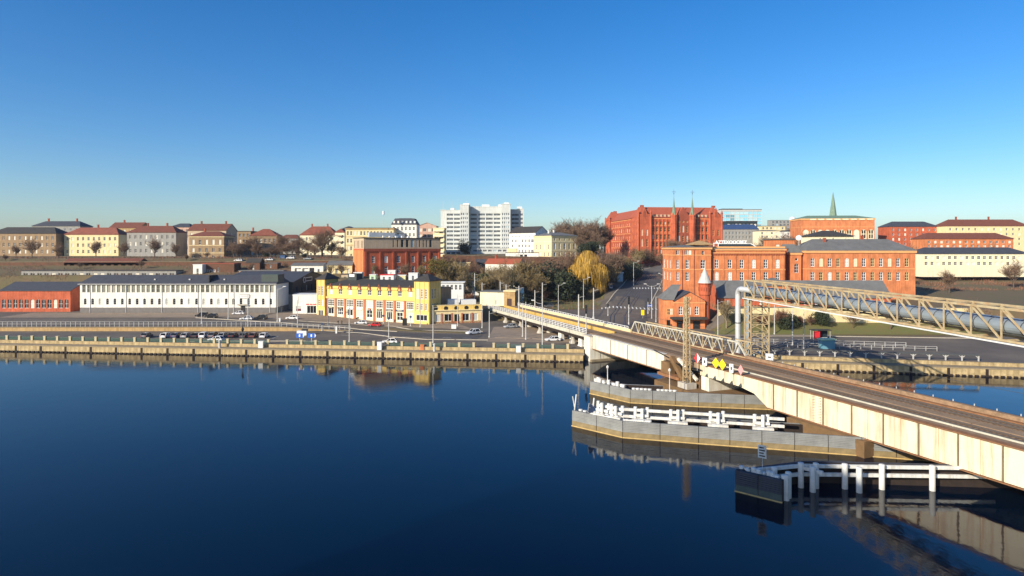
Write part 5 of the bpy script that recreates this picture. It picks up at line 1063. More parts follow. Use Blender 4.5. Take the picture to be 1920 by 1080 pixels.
def frame_line(t_, pts, z_rails, post_every, px0=0):
    for (a_, b_) in zip(pts, pts[1:]):
        a_, b_ = Vector((*a_, 0)), Vector((*b_, 0)); v = b_ - a_; n_ = max(1, round(v.length / post_every)); d = v.normalized(); s_ = Vector((-d.y, d.x, 0))
        for k in range(n_):
            c = a_ + v * ((k + .5) / n_)
            for off, sd in ((-1.0, 0), (.1, -.7), (.9, .15)): q_ = c + d * off + s_ * sd; pile(t_, q_.x, q_.y, -1, 4.35 + rnd.uniform(-.12, .12), .27)
            MB().bar(c + d * -1.2 + s_ * -.3 + Vector((0, 0, 3.1)), c + d * 1.1 + s_ * -.3 + Vector((0, 0, 3.1)), .5, .4).build('tie', 'timber_white', t_)
            cp = c - s_ * 1.5; m = MB(); m.box(-1.5, 1.5, -.35, .35, 2.3, 2.78); m.build('cap_timber', 'timber_white', t_, (cp.x, cp.y, 0), math.atan2(d.y, d.x))
        for zz in z_rails: MB().bar(a_ + Vector((0, 0, zz)), b_ + Vector((0, 0, zz)), .28, .42).build('rail', 'timber_white', t_)
frame_line(t, [(14.2, 102.6), (18.2, 99.4)], (3.75, 2.75), 2.6); frame_line(t, [(18.2, 99.4), (29.0, 96.8), (41.6, 93.6)], (3.85, 2.75), 5.6)
for k in range(9): q_ = Vector(A1f[0]).lerp(Vector(A1f[1]), .12 + .09 * k) + Vector((.6, .75)) + Vector((rnd.uniform(-.2, .2), rnd.uniform(-.1, .4))); pile(t, q_.x, q_.y, -1, 2.85 + rnd.uniform(-.1, .25), .34)
for k in range(12): q_ = Vector(A1f[1]).lerp(Vector(A1f[2]), .02 + .03 * k) + Vector((.3, .8)); pile(t, q_.x, q_.y, -1, 2.7 + rnd.uniform(-.1, .1), .34)
MB().tube((10.5, 103.6, 2), (10.9, 103.8, 5.2), .12, n=6).tube((10.8, 104, 2), (10.3, 104.1, 4.8), .1, n=6).build('marker_pole', 'timber_white', t); MB().tube((13.3, 101.9, 2.2), (13.7, 102.2, 5.0), .13, n=6).build('marker_pole', 'timber_white', t)
sp = thing('solar_panel', 'small tilted solar panel on the tip of the long fender', 'solar panel', (13.0, 101.2, 2.7), R(20)); b = MB().box(-.55, .55, -.03, .03, 0, 1.5).build('panel', 'navy', sp); fr_ = MB().box(-.6, .6, .035, .08, -.05, 1.55).build('frame', 'timber_white', sp); b.rotation_euler = fr_.rotation_euler = (R(-25), R(25), 0); MB().box(-.06, .06, .3, .42, -.6, .9).build('stand', 'pole_grey', sp)
t = thing('timber_fender', 'shorter grey timber fender with white pile caps in front of the bridge pier', 'fender', (0, 0, 0))
A2f = [(16.0, 126.3), (22.9, 118.7), (35.2, 115.7), (47.5, 113.8), (53, 112.8)]
fender_wall(t, A2f, 2.55, 4.8); fender_wall(t, [(30.5, 124), (22, 125.5), (16.2, 127.4)], 2.2, 5)
for k in range(13): q_ = Vector(A2f[0]).lerp(Vector(A2f[1]), .08 + .06 * k) + Vector((.7, .8)) + Vector((rnd.uniform(-.2, .5), rnd.uniform(-.1, .7))); pile(t, q_.x, q_.y, -1, 2.8 + rnd.uniform(-.1, .5), .36)
for k in range(5): q_ = Vector(A2f[1]).lerp(Vector(A2f[2]), .05 + .06 * k) + Vector((.2, .8)); pile(t, q_.x, q_.y, -1, 2.75, .36)
for k in range(5): q_ = Vector(A2f[1]).lerp(Vector(A2f[2]), .42 + .06 * k) + Vector((.2, .8)); pile(t, q_.x, q_.y, -1, 2.75, .36)
for x_, y_, hh_ in ((19.4, 124.4, 5.6), (30.4, 118.2, 6.2)): MB().tube((x_, y_, 1), (x_, y_, hh_), .09, n=6).build('marker_pole', 'timber_white', t); MB().lathe((x_, y_, hh_), [(.22, 0), (.28, .3), (.1, .6)], 8).build('marker_lamp', 'timber_white', t)
t = thing('timber_fender', 'near timber fender with shade toned into its boards and round white piles', 'fender', (0, 0, 0))
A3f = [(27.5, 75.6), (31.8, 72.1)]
fender_wall(t, A3f, 2.62, 2.8, 'timber_shaded', 'timber_slime'); fender_wall(t, [(70, 76.5), (48, 78.3), (37.6, 79.0), (27.7, 75.9)], 2.62, 5, 'timber_shaded', 'timber_slime')
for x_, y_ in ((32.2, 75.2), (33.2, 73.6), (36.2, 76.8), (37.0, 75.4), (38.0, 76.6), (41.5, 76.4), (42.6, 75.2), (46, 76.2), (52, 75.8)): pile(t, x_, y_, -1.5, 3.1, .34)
for (a_, b_) in (((30, 75.6), (36.2, 77.1)), ((36.2, 77.1), (60, 76.2))):
    for zz in (2.6, 1.55): MB().bar((*a_, zz), (*b_, zz), .3, .42).build('rail', 'timber_white', t)
MB().bar((36.3, 76.8, 2.5), (38, 74.9, 2.5), .3, .42).build('rail', 'timber_white', t)
for k in range(16): q_ = Vector(A3f[0]).lerp(Vector(A3f[1]), .06 + .058 * k) + Vector((.75, .55)) + Vector((rnd.uniform(-.1, .5), rnd.uniform(-.1, .5))); pile(t, q_.x, q_.y, -1, 2.72 + rnd.uniform(-.1, .3), .3)
tt = thing('water_sign', 'white notice sign with dark print on a post at the near fender', 'sign', (31.0, 75.9, 2.4), R(-35)); MB().tube((0, 0, -2), (0, 0, 2.2), .05, n=6).build('post', 'pole_grey', tt); MB().box(-.5, .5, -.1, -.05, 1.6, 3.2).build('panel', 'timber_white', tt)
for k in range(4): MB().box(-.34, .34 - .15 * (k % 2), -.13, -.105, 1.8 + k * .34, 1.95 + k * .34).build('print', 'black', tt)

# ------------------------------------------------------------------ block behind the viewer: its shade lies on the near fender
t, ro = building('apartment_tower', 'tall pale apartment tower on the near bank, out of view behind the balcony', (-84, -22, 0), 0, 36, 18, 57, 'white_render', {'back': ops_grid(1, 29, 7, [(3 + 3.2 * k, 1.6) for k in range(13)], 2, nx=2, nz=1)}, ('flat', .2), 'grey_roof')

# ------------------------------------------------------------------ poles, lamps and signals
def pole(px, ybase, ytop, label, kind='pole', r=.13, mt='pole_grey', z=None, cat='pole', arm=1, bx=None):
    if z is None: p = G(px, ybase)
    else: d = (CZ - z) * F / (ybase - HY); p = Vector((PX(px, d), d, z))
    if bx: p = Vector(bx)
    h_ = ZY(ytop, p.y) - p.z
    t_ = thing({'pole': 'catenary_pole', 'lamp': 'street_lamp', 'dlamp': 'street_lamp', 'signal': 'traffic_light', 'round': 'road_sign', 'rail': 'railway_signal'}[kind], label, {'pole': 'pole', 'lamp': 'street lamp', 'dlamp': 'street lamp', 'signal': 'traffic light', 'round': 'road sign', 'rail': 'signal'}[kind], p)
    MB().lathe((0, 0, -.3), [(r * 1.9, 0), (r * 1.9, .7), (r * 1.15, .75), (r * .75, h_ + .3)], 8).build('post', mt, t_)
    if kind in ('lamp', 'dlamp'):
        for s_ in ((1, -1) if kind == 'dlamp' else (arm,)):
            m = MB(); pts = [Vector((s_ * 2.2 * math.sin(R(a)), 0, h_ - .2 + 1.0 * (1 - math.cos(R(a))))) for a in range(0, 91, 18)]
            for a_, b_ in zip(pts, pts[1:]): m.tube(a_, b_, .06, n=6)
            m.build('arm', mt, t_); MB().box(*sorted((s_ * 2.0, s_ * 3.0)), -.2, .2, h_ + .66, h_ + .84).build('lamp_head', 'lamp_glass', t_)
    if kind == 'pole':
        MB().tube((0, 0, h_ - .9), (1.6, 0, h_ - .5), .05, n=6).build('bracket', mt, t_)
    if kind == 'signal' or kind == 'rail':
        hd = MB().box(-.28, .28, -.32, -.1, h_ - 2.4 if kind == 'rail' else h_ - 1.2, h_ + .1).build('signal_head', 'black', t_)
        for k in range(3): MB().lathe((0, 0, 0), [(.13, 0), (.13, .06)], 10).build('lens', 'pole_dark', hd, (0, -.33, h_ - .2 - k * (.34 if kind == 'signal' else .7))).rotation_euler = (R(90), 0, 0)
    if kind == 'round':
        b_ = MB().lathe((0, 0, 0), [(.42, -.03), (.42, .03)], 14).build('disc', bx and 'sign_blue' or 'navy', t_, (0, -.15, h_)); b_.rotation_euler = (R(90), 0, 0)
    return t_
for args in [
 (378, 607, 548, 'grey pole in front of the two black cars on the upper road'), (428, 598, 545, 'grey pole before the warehouse between dark and white cars'), (465, 612, 551, 'grey pole beside the white saloon on the upper road'),
 (558, 620, 562, 'grey pole left of the blue arrow signs'), (615, 611, 553, 'grey pole before the left yellow tower'), (655, 641, 568, 'tall grey pole at the quay in front of the third yellow bay'),
 (788, 614, 558, 'grey pole in front of the right yellow tower'), (812, 643, 572, 'tall grey pole at the quay before the low shop wing'), (858, 612, 552, 'grey pole before the middle of the low shop wing'), (904, 615, 563, 'grey pole at the right end of the low shop wing'),
 (917.5, 633, 583, 'slim grey pole on the junction left of the viaduct columns'), (980, 632, 568, 'left one of two close poles before the viaduct'), (986, 637, 566, 'right one of two close poles before the viaduct'),
 (1452, 627, 572, 'grey pole on the verge behind the pipe tower'), (1486, 648, 580, 'thick grey pole with white box between the lanes'), (1507, 656, 580, 'thin grey pole on the promenade right of the thick pole'), (1346, 631, 562, 'grey pole before the grass slope left of the pipe tower')]: pole(*args)
for args in [(938, 574, 528, 'grey catenary pole before the cream station house', 5.9), (949, 575, 533, 'short grey catenary pole at the station house portal', 5.9), (973, 592, 536, 'white catenary pole on the near viaduct edge', 6.9), (1003, 581, 544, 'thin catenary pole on the far viaduct edge', 6.9), (1017, 583, 530, 'tall white catenary pole in the middle of the viaduct', 6.9), (1085, 618, 552, 'thick white catenary pole above the abutment', 6.9), (1113, 596, 540, 'thick white catenary pole on the far side above the bridge end', 6.9), (904, 570, 530, 'catenary pole at the far end of the viaduct, before the trees', 6.5), (890, 566, 512, 'tall pole left of the station house among the trees', 6.5)]: pole(args[0], args[1], args[2], args[3], 'pole', .2, 'pole_grey', args[4])
pole(520, 603, 541, 'curved grey street lamp at the corner of the warehouse', 'lamp'); pole(1017, 653, 568, 'curved grey street lamp on the quay before the viaduct', 'lamp', arm=-1); pole(1047, 582, 534, 'street lamp at the edge of the park lawn', 'lamp'); pole(1094, 578, 523, 'tall curved street lamp beside the golden willow', 'lamp'); pole(1222, 597, 536, 'twin armed street lamp left of the turret house', 'dlamp'); pole(1188, 535, 492, 'slim lamp post beside the rising road', 'lamp'); pole(1245, 541, 515, 'lamp post at the bend of the rising road', 'lamp', arm=-1); pole(1230, 604, 556, 'plain lamp post close to the turret house wall', 'lamp')
pole(1099, 617, 572, 'black headed railway signal at the bridge end', 'rail', z=6.9); pole(1179, 607, 556, 'black headed railway signal right of the viaduct', 'rail', z=6.5)
pole(1140, 592, 570, 'traffic light at the zebra crossing', 'signal'); pole(1215, 588, 560, 'traffic light with white boards at the right end of the zebra crossing', 'signal'); pole(729, 633, 597, 'round road sign on the median before the red car', 'round'); pole(719, 607, 592, 'round road sign behind the red car', 'round'); pole(770, 612, 594, 'round blue sign on the pavement before the yellow block', 'round'); pole(604, 621, 607, 'small dark sign beside the grey railing', 'round')
# overhead wires
m = MB()
for (a_, b_) in (((-84, 3.6), (-48, 3.7)), ((-48, 3.7), (-8, 3.7)), ((-8, 3.7), (41, 3.7)), ((-84, 9.3), (-8, 9.3)), ((-8, 9.3), (41, 9.3)), ((41, 3.7), (112, 3.7))):
    m.tube(BW(*a_, 12.6), BW(*b_, 12.6), .025, n=4, cap=False)
tag(m.build('overhead_wire', 'pole_dark'), 'thin contact wires strung above the railway tracks', 'wire')
# blue arrow signs
for px, lb, fl in ((562, 'left one of two blue and white arrow signs by the parking', 1), (584, 'right one of two blue and white arrow signs by the parking', -1)):
    p = G(px, 642); t = thing('arrow_sign', lb, 'road sign', p); MB().box(-.06, .06, -.05, .05, 0, 2.4).build('post', 'pole_grey', t); b = MB().prism([(-.95, 1.3), (.95, 1.3), (.95, 2.6), (-.95, 2.6)], -.12, -.06).build('panel', 'sign_blue', t)
    MB().prism([(.96, 1.3), (1.35, 1.95), (.96, 2.6)], -.12, -.06).build('tip', 'white_paint', t); MB().box(-.2, .2, -.15, -.125, 1.6, 2.3).build('symbol', 'white_paint', t)
p = G(1205, 597); t = thing('yellow_sign', 'yellow signal board on a slanted post above the truss', 'sign', p); MB().bar((0, 0, 0), (.3, 0, 3), .1).build('post', 'pole_grey', t); MB().box(-.6, .6, -.1, -.04, 1.2, 3.2).build('panel', 'sign_yellow', t)
p = G(1218, 583); t = thing('street_sign', 'blue street direction board on the twin lamp post', 'sign', p); MB().box(-1.1, 1.1, -.1, -.04, 1.8, 2.6).build('panel', 'sign_blue', t); MB().box(-.8, .8, -.13, -.105, 2.1, 2.25).build('print', 'white_paint', t); MB().box(-.05, .05, -.03, .05, 0, 2.5).build('post', 'pole_grey', t)
# roadside boxes
def cabinet(px, py, w_, h_, mt, label):
    p = G(px, py); t_ = thing('street_cabinet', label, 'cabinet', p); MB().box(-w_ / 2, w_ / 2, -.35, .35, 0, h_ - .12).build('body', mt, t_); MB().box(-w_ / 2 - .08, w_ / 2 + .08, -.43, .43, h_ - .12, h_).build('lid', mt, t_)
cabinet(851, 617, 1.6, 1.5, 'white_metal', 'white cabinet in front of the low shop wing'); cabinet(481, 584, 1.6, 2.4, 'white_metal', 'tall white cabinet against the warehouse wall'); cabinet(525, 585, 1.6, 2.0, 'grey_render', 'grey cabinet at the shaded warehouse corner'); cabinet(631, 625, .5, 2.2, 'white_metal', 'narrow white pillar box on the verge near the pedestrians'); cabinet(525, 603, .5, 1.2, 'white_metal', 'small white post box beside the curved lamp'); cabinet(759, 611, 1.5, 2.6, 'shop_dark', 'dark advertising board in front of the yellow block'); cabinet(1083, 630, .8, 2.0, 'white_metal', 'white box under the viaduct end')
p = G(566, 629); t = thing('junction_box', 'white and dark roadside box behind the blue arrow signs', 'box', p); MB().box(-1.6, 1.4, 0, 1.6, 0, 1.4).build('body', 'white_metal', t); MB().box(-.2, 1.5, .2, 1.4, 1.4, 1.9).build('top', 'shop_dark', t)
p = G(1540, 637); t = thing('bus_shelter', 'glass bus shelter with red poster at the right road', 'bus shelter', (p.x, p.y, p.z))
for x_, y_ in ((-2.4, 0), (2.6, 0), (-2.4, 1.6), (2.6, 1.6)): MB().box(x_ - .06, x_ + .06, y_ - .06, y_ + .06, 0, 2.7).build('post', 'pole_grey', t)
MB().box(-2.7, 2.9, -.4, 2.0, 2.7, 2.9).build('roof', 'dark_roof', t); MB().box(-2.4, -.4, -.05, .05, .3, 2.5).build('poster', 'sign_red', t); MB().box(-.3, 2.6, 1.5, 1.56, .3, 2.5).build('glass_back', 'glass_blue', t); MB().box(.2, 2.2, .8, 1.3, .4, .5).build('bench', 'pole_grey', t)
p = G(1548, 655); t = thing('ticket_kiosk', 'pale green glass kiosk on the promenade at the right', 'kiosk', p); MB().box(-1.5, 2, -1, 1, 0, 2.4).build('body', 'glass_teal', t); MB().box(-1.8, 2.3, -1.3, 1.3, 2.4, 2.65).build('roof', 'mint', t)
p = G(1158, 528); t = thing('glass_rotunda', 'round glass kiosk beside the rising road', 'kiosk', p)
MB().lathe((0, 0, 0), [(3.0, -1), (3.0, .5)], 16).build('plinth', 'concrete', t); MB().lathe((0, 0, .5), [(2.9, 0), (2.9, 4.2)], 16).build('glass_drum', 'glass_teal', t); MB().lathe((0, 0, 4.7), [(3.5, 0), (3.5, .5), (3.0, .8)], 16).build('roof', 'white_metal', t)
for k in range(8): a = R(45 * k); MB().box(-.12, .12, -.12, .12, .5, 4.7).build('mullion', 'white_metal', t, (2.95 * math.cos(a), 2.95 * math.sin(a), 0), a)
p = G(1057, 561); t = thing('park_pavilion', 'dark roofed bus pavilion at the edge of the park', 'shelter', p); MB().box(-2.4, 2.4, 0, 2, 2.4, 2.8).build('roof', 'slate', t); MB().box(-2.2, 2.2, 1.8, 1.9, .2, 2.4).build('back', 'container_blue', t)
for x_ in (-2.2, 2.2): MB().box(x_ - .08, x_ + .08, .1, .26, 0, 2.4).build('post', 'pole_grey', t)
p = G(976, 566); t = thing('glass_lift', 'glass lift tower beside the station portal', 'lift', (p.x, p.y, p.z)); MB().box(-1.4, 1.4, -1.4, 1.4, -1, 6.4).build('shaft', 'glass_teal', t)
for x_ in (-1.42, 1.42):
    for y_ in (-1.42, 1.42): MB().box(x_ - .1, x_ + .1, y_ - .1, y_ + .1, -1, 6.6).build('post', 'white_metal', t)

# ------------------------------------------------------------------ cars
def car_meshes(suv=0):
    hh = 1.68 if suv else 1.46; L_ = 4.5 if suv else 4.35; hb = .95 if suv else .86
    b = MB(); W_ = .9
    lowp = [(-L_ / 2, .32), (-L_ / 2, .66), (-L_ / 2 + .08, hb), (-L_ / 2 + .5, hb + .04), (L_ / 2 - 1.25, hb + .02), (L_ / 2 - .25, hb - .16), (L_ / 2, .58), (L_ / 2, .34)]
    n = len(lowp); vs = [(x_, s_ * W_ * (.94 if abs(x_) > L_ / 2 - .3 else 1), z_) for s_ in (-1, 1) for x_, z_ in lowp]
    b.add(vs, [tuple(range(n)), tuple(range(2 * n - 1, n - 1, -1))] + [(k, n + k, n + (k + 1) % n, (k + 1) % n) for k in range(n)])
    rf = -L_ / 2 + (.45 if suv else .75); cab = [(-L_ / 2 + .12, hb), (L_ / 2 - 1.3, hb), (L_ / 2 - 2.05, hh), (rf, hh)]
    tin = .72
    roofm = MB(); roofm.add([(rf, -tin, hh), (L_ / 2 - 2.05, -tin, hh), (L_ / 2 - 2.05, tin, hh), (rf, tin, hh), (rf + .1, -tin + .1, hh + .06), (L_ / 2 - 2.2, -tin + .1, hh + .06), (L_ / 2 - 2.2, tin - .1, hh + .06), (rf + .1, tin - .1, hh + .06)], [(4, 5, 6, 7), (0, 1, 5, 4), (1, 2, 6, 5), (2, 3, 7, 6), (3, 0, 4, 7)])
    g = MB(); g.add([(cab[0][0], -.84, hb), (cab[1][0], -.84, hb), (cab[1][0], .84, hb), (cab[0][0], .84, hb), (cab[3][0], -tin, hh), (cab[2][0], -tin, hh), (cab[2][0], tin, hh), (cab[3][0], tin, hh)], [(0, 1, 5, 4), (1, 2, 6, 5), (2, 3, 7, 6), (3, 0, 4, 7)])
    pil = MB()
    for s_ in (-1, 1):
        for xb_, xt in ((cab[0][0], cab[3][0]), (cab[1][0], cab[2][0]), (-.35, -.3)): pil.bar((xb_, s_ * .85, hb), (xt, s_ * (tin + .01), hh), .11)
    ty = MB().tube((0, -.1, 0), (0, .1, 0), .33, n=14); rm_ = MB().tube((0, -.115, 0), (0, .115, 0), .2, n=10)
    hl = MB().box(-.06, .06, -.2, .2, -.08, .08)
    return dict(body=b, roof=roofm, glass=g, pillar=pil, tyre=ty.mesh('tyre', 'tyre'), rim=rm_.mesh('rim', 'rim'), hl=hl.mesh('headlight', 'lamp_glass'), tl=hl.mesh('tail_light', 'tail_red'), L=L_)
CM = [car_meshes(0), car_meshes(1)]; CC = {}
def car(px, py, yaw, colour, label, suv=0, group=None, loc=None):
    c = CM[suv]; k = (suv, colour)
    if k not in CC: CC[k] = [c[q].mesh({'body': 'body', 'roof': 'roof', 'pillar': 'window_pillar'}[q], 'car_' + colour) for q in ('body', 'roof', 'pillar')] + [c['glass'].mesh('window_glass', 'car_glass')]
    t_ = thing('parked_car' if group else 'car', label, 'car', loc or G(px, py), yaw, group)
    for nm, me in zip(('body', 'roof', 'window_pillar', 'window_glass'), CC[k]): put(nm, me, t_)
    for x_ in (-c['L'] / 2 + .85, c['L'] / 2 - .9):
        for y_ in (-.82, .82): w_ = put('wheel', c['tyre'], t_, (x_, y_, .33)); put('rim', c['rim'], w_)
    for y_ in (-.62, .62): put('headlight', c['hl'], t_, (c['L'] / 2 - .04, y_, .62)); put('tail_light', c['tl'], t_, (-c['L'] / 2 + .04, y_, .72))
    return t_
PK = 'cars parked against the retaining wall'
for px, col, sv, lb in ((369, 'black', 0, 'black car parked at the wall, leftmost in view'), (383, 'white', 1, 'white estate parked at the wall behind the white saloon'), (401, 'grey', 1, 'dark grey car parked at the wall, third from the left'), (419, 'silver', 0, 'silver grey car parked at the wall, fourth from the left'), (438, 'black', 0, 'black hatchback parked at the wall, fifth from the left'), (458, 'grey', 0, 'dark car parked at the wall behind the black lantern post'), (476, 'brown', 0, 'brown car parked at the wall next to the last white one'), (496, 'white', 0, 'white car at the right end of the row at the wall')):
    car(px, 633, R(92 + rnd.uniform(-3, 3)), col, lb, sv, PK)
for px, col in ((350, 'silver'), (332, 'blue'), (312, 'white'), (276, 'grey')): car(px, 633, R(90), col, '%s car parked at the wall farther left, before the depot end' % col, 0, PK)
car(405, 640, R(176), 'white', 'white saloon driving through the riverside parking'); car(378, 594, R(185), 'black', 'left one of two black cars in front of the warehouse', 1); car(396, 596, R(183), 'black', 'right one of two black cars in front of the warehouse', 1)
car(447, 590, R(186), 'white', 'white car at the warehouse door'); car(462, 600, R(184), 'white', 'white saloon ahead of a black car on the upper road'); car(489, 599, R(178), 'black', 'black car following the white saloon on the upper road', 1); car(548, 599, R(176), 'white', 'white hatchback before the small white shop')
car(677, 608, R(182), 'white', 'white estate in front of the yellow block'); car(703, 612, R(170), 'red', 'bright red hatchback turning before the yellow block'); car(731, 644, R(181), 'white', 'white hatchback on the riverside lane behind the quay railing'); car(887, 627, R(215), 'white', 'white car turning in the junction before the low shop wing', 1); car(957, 615, R(200), 'silver', 'silver car waiting under the viaduct')
car(1036, 640, R(190), 'white', 'white car half hidden by viaduct columns'); car(1008, 575, R(170), 'black', 'black car behind the viaduct railing near the lawn'); car(1030, 576, R(172), 'grey', 'grey car behind the viaduct railing near the lawn'); car(1146, 541, R(80), 'white', 'white van like car beside the round glass kiosk', 1)
car(545, 486, R(180), 'white', 'white estate on the hill edge beside the blue container', 1); car(577, 487, R(180), 'silver', 'silver car on the hill edge under the pale tenement'); car(505, 489, R(180), 'white', 'white car on the hill edge under the red hipped house'); car(447, 490, R(180), 'white', 'white car on the hill edge beside the tan villa', 1)
# motorbikes in front of the shops
for px, lb in ((672, 'dark motorbike standing behind the white estate'), (679, 'pale motorbike standing right of the dark one')):
    p = G(px, 599); t = thing('motorbike', lb, 'motorbike', p, R(40))
    for x_ in (-.65, .65): MB().tube((x_, -.07, .32), (x_, .07, .32), .32, n=12).build('wheel', 'tyre', t)
    MB().prism([(-.5, .4), (.35, .35), (.45, .85), (.1, 1.0), (-.2, .8), (-.75, .85)], -.16, .16).build('body', 'car_black' if px == 672 else 'car_silver', t); MB().bar((.35, -.35, 1.1), (.35, .35, 1.1), .06).build('handlebar', 'pole_dark', t); MB().bar((.65, 0, .32), (.35, 0, 1.1), .1).build('fork', 'rim', t)
# lantern by the parking
p = G(455, 643); t = thing('lantern_post', 'ornate black lantern post behind the quay railing', 'lantern', p); MB().lathe((0, 0, 0), [(.3, 0), (.3, .5), (.14, .8), (.12, 3.2), (.2, 3.3)], 8).build('post', 'pole_dark', t); MB().lathe((0, 0, 3.3), [(.2, 0), (.42, .5), (.34, .9), (.1, 1.3), (.03, 1.6)], 8).build('lantern', 'black', t); MB().box(-.7, .7, -.05, .05, 2.9, 3.0).build('cross_arm', 'pole_dark', t)

# ------------------------------------------------------------------ people
def person_mesh(kind):
    J = [(0, 0, .95, .15), (0, 0, 1.15, .15), (0, 0, 1.38, .17), (0, 0, 1.5, .07), (0, .01, 1.58, .075), (0, 0, 1.7, .105), (0, 0, 1.78, .07)]
    E = [(0, 1), (1, 2), (2, 3), (3, 4), (4, 5), (5, 6)]
    st = .24 if kind else .08
    for s_ in (-1, 1):
        b = len(J); J += [(s_ * .1, 0, .9, .1), (s_ * .11, s_ * st * .5, .5, .07), (s_ * .11, s_ * st, .1, .05), (s_ * .12, s_ * st - .14, .05, .045)]; E += [(0, b), (b, b + 1), (b + 1, b + 2), (b + 2, b + 3)]
        b = len(J); J += [(s_ * .2, 0, 1.42, .07), (s_ * .25, .03 - s_ * .05, 1.13, .052), (s_ * .25, -.08 - s_ * .08, .9, .04), (s_ * .25, -.11 - s_ * .08, .82, .035)]; E += [(2, b), (b, b + 1), (b + 1, b + 2), (b + 2, b + 3)]
    me = bpy.data.meshes.new('person'); me.from_pydata([j[:3] for j in J], E, []); o = bpy.data.objects.new('tmp', me); COL.objects.link(o)
    md = o.modifiers.new('skin', 'SKIN'); 
    if not me.skin_vertices: 
        bpy.context.view_layer.objects.active = o
    for i, sv in enumerate(me.skin_vertices[0].data): sv.radius = (J[i][3], J[i][3]); sv.use_root = (i == 0)
    o.modifiers.new('sub', 'SUBSURF').levels = 1
    dg = bpy.context.evaluated_depsgraph_get(); out = bpy.data.meshes.new_from_object(o.evaluated_get(dg)); bpy.data.objects.remove(o); out.name = 'person'
    return out
def person_mat(name, trousers, jacket):
    m = bpy.data.materials.new(name); m.use_nodes = True; n = m.node_tree.nodes; l = m.node_tree.links
    tc = n.new('ShaderNodeTexCoord'); sx = n.new('ShaderNodeSeparateXYZ'); mr = n.new('ShaderNodeMapRange'); mr.inputs['From Max'].default_value = 2; cr = n.new('ShaderNodeValToRGB'); cr.color_ramp.interpolation = 'CONSTANT'
    l.new(tc.outputs['Object'], sx.inputs[0]); l.new(sx.outputs['Z'], mr.inputs['Value']); l.new(mr.outputs[0], cr.inputs['Fac']); l.new(cr.outputs['Color'], n['Principled BSDF'].inputs['Base Color'])
    e = cr.color_ramp.elements; e[0].color = (*lin((20, 18, 18)), 1); e[1].position = .05; e[1].color = (*lin(trousers), 1)
    for ps, c in ((.46, jacket), (.765, (200, 150, 124)), (.855, (52, 40, 32))): q = e.new(ps); q.color = (*lin(c), 1)
    return m
pms = []
for k in (0, 1):
    try: pms.append(person_mesh(k))
    except Exception as ex: print('person', ex)
for i, (px, py, tr, jk, lb, yaw) in enumerate([(634, 609, (30, 32, 40), (38, 36, 40), 'person in a dark coat walking on the left before the yellow block', 80), (641, 608, (26, 26, 30), (54, 44, 44), 'person in a dark jacket walking on the right before the yellow block', 95), (435, 582, (40, 44, 60), (24, 24, 28), 'person in black standing on the left at the warehouse plinth', 200), (438.5, 582, (24, 24, 26), (50, 50, 56), 'person in dark grey standing on the right at the warehouse plinth', 150)]):
    if pms:
        me = pms[i % len(pms)].copy(); me.materials.clear(); me.materials.append(person_mat('clothes_%d' % i, tr, jk)); tag(put('person', me, None, G(px, py), R(yaw)), lb, 'person')

# ------------------------------------------------------------------ trees
def grow(seed, h_, spread, trunk_h, twigs, twig_len=.9, droop=0, tw=.035, wide=1.0):
    """bare tree: trunk, main limbs fanning up, three orders of branches, twigs along the outer ones"""
    r = random.Random(seed); T = MB(); C = MB(); tips = []
    def br(p, d, ln, rad, lev):
        n = 3; q = p
        for k in range(n):
            d = (d + Vector((r.uniform(-.22, .22), r.uniform(-.22, .22), r.uniform(-.04, .16)))).normalized(); e = q + d * ln / n
            T.tube(q, e, rad * (1 - k / n * .5), rad * (1 - (k + 1) / n * .5), 5 if lev < 2 else 3, cap=False)
            if lev >= 2: tips.append((q, e, d)); 
            if lev >= 3: tips.append((q, e, d))
            q = e
            if lev < 4:
                for _ in range(2 if lev < 3 else 1):
                    a = r.uniform(0, 6.283); o_ = Vector((math.cos(a), math.sin(a), r.uniform(-.1, .7))); br(q, (d * .75 + o_ * spread).normalized(), ln * r.uniform(.48, .68), rad * .52, lev + 1)
    r0 = h_ * .02; top = Vector((r.uniform(-.2, .2), r.uniform(-.2, .2), trunk_h)); T.tube((0, 0, -.5), top, r0 * 1.25, r0, 7, cap=False)
    nl = 6
    for k in range(nl):
        a = k * 6.283 / nl + r.uniform(-.4, .4); tilt = r.uniform(.25, .95) * spread; z = trunk_h * r.uniform(.72, 1.0) if k else trunk_h
        d = Vector((math.cos(a) * tilt, math.sin(a) * tilt, 1)).normalized() if k else Vector((.05, .02, 1)); br(Vector((top.x * z / trunk_h, top.y * z / trunk_h, z)), d, (h_ - trunk_h) * r.uniform(.42, .6), r0 * .62, 1)
    for k in range(twigs):
        p, e, d = r.choice(tips); p = p.lerp(e, r.random()); o_ = Vector((r.uniform(-1, 1), r.uniform(-1, 1), r.uniform(-.5, 1)))
        dd = (d * .9 + o_ * .9).normalized(); ln = twig_len * r.uniform(.4, 1.4); s_ = dd.cross(Vector((r.uniform(-1, 1), r.uniform(-1, 1), r.uniform(-1, 1)))).normalized() * tw
        C.add([p - s_, p + s_, p + dd * ln], [(0, 1, 2)])
        if k % 2: e2 = p + dd * ln * .4; d3 = (dd + o_ * .8).normalized(); C.add([e2 - s_ * .7, e2 + s_ * .7, e2 + d3 * ln * .7], [(0, 1, 2)])
    mz = max(v[2] for v in C.v); sc = h_ / mz
    for B in (T, C): B.v = [(x_ * sc, y_ * sc, z_ * sc) for x_, y_, z_ in B.v]
    return T, C
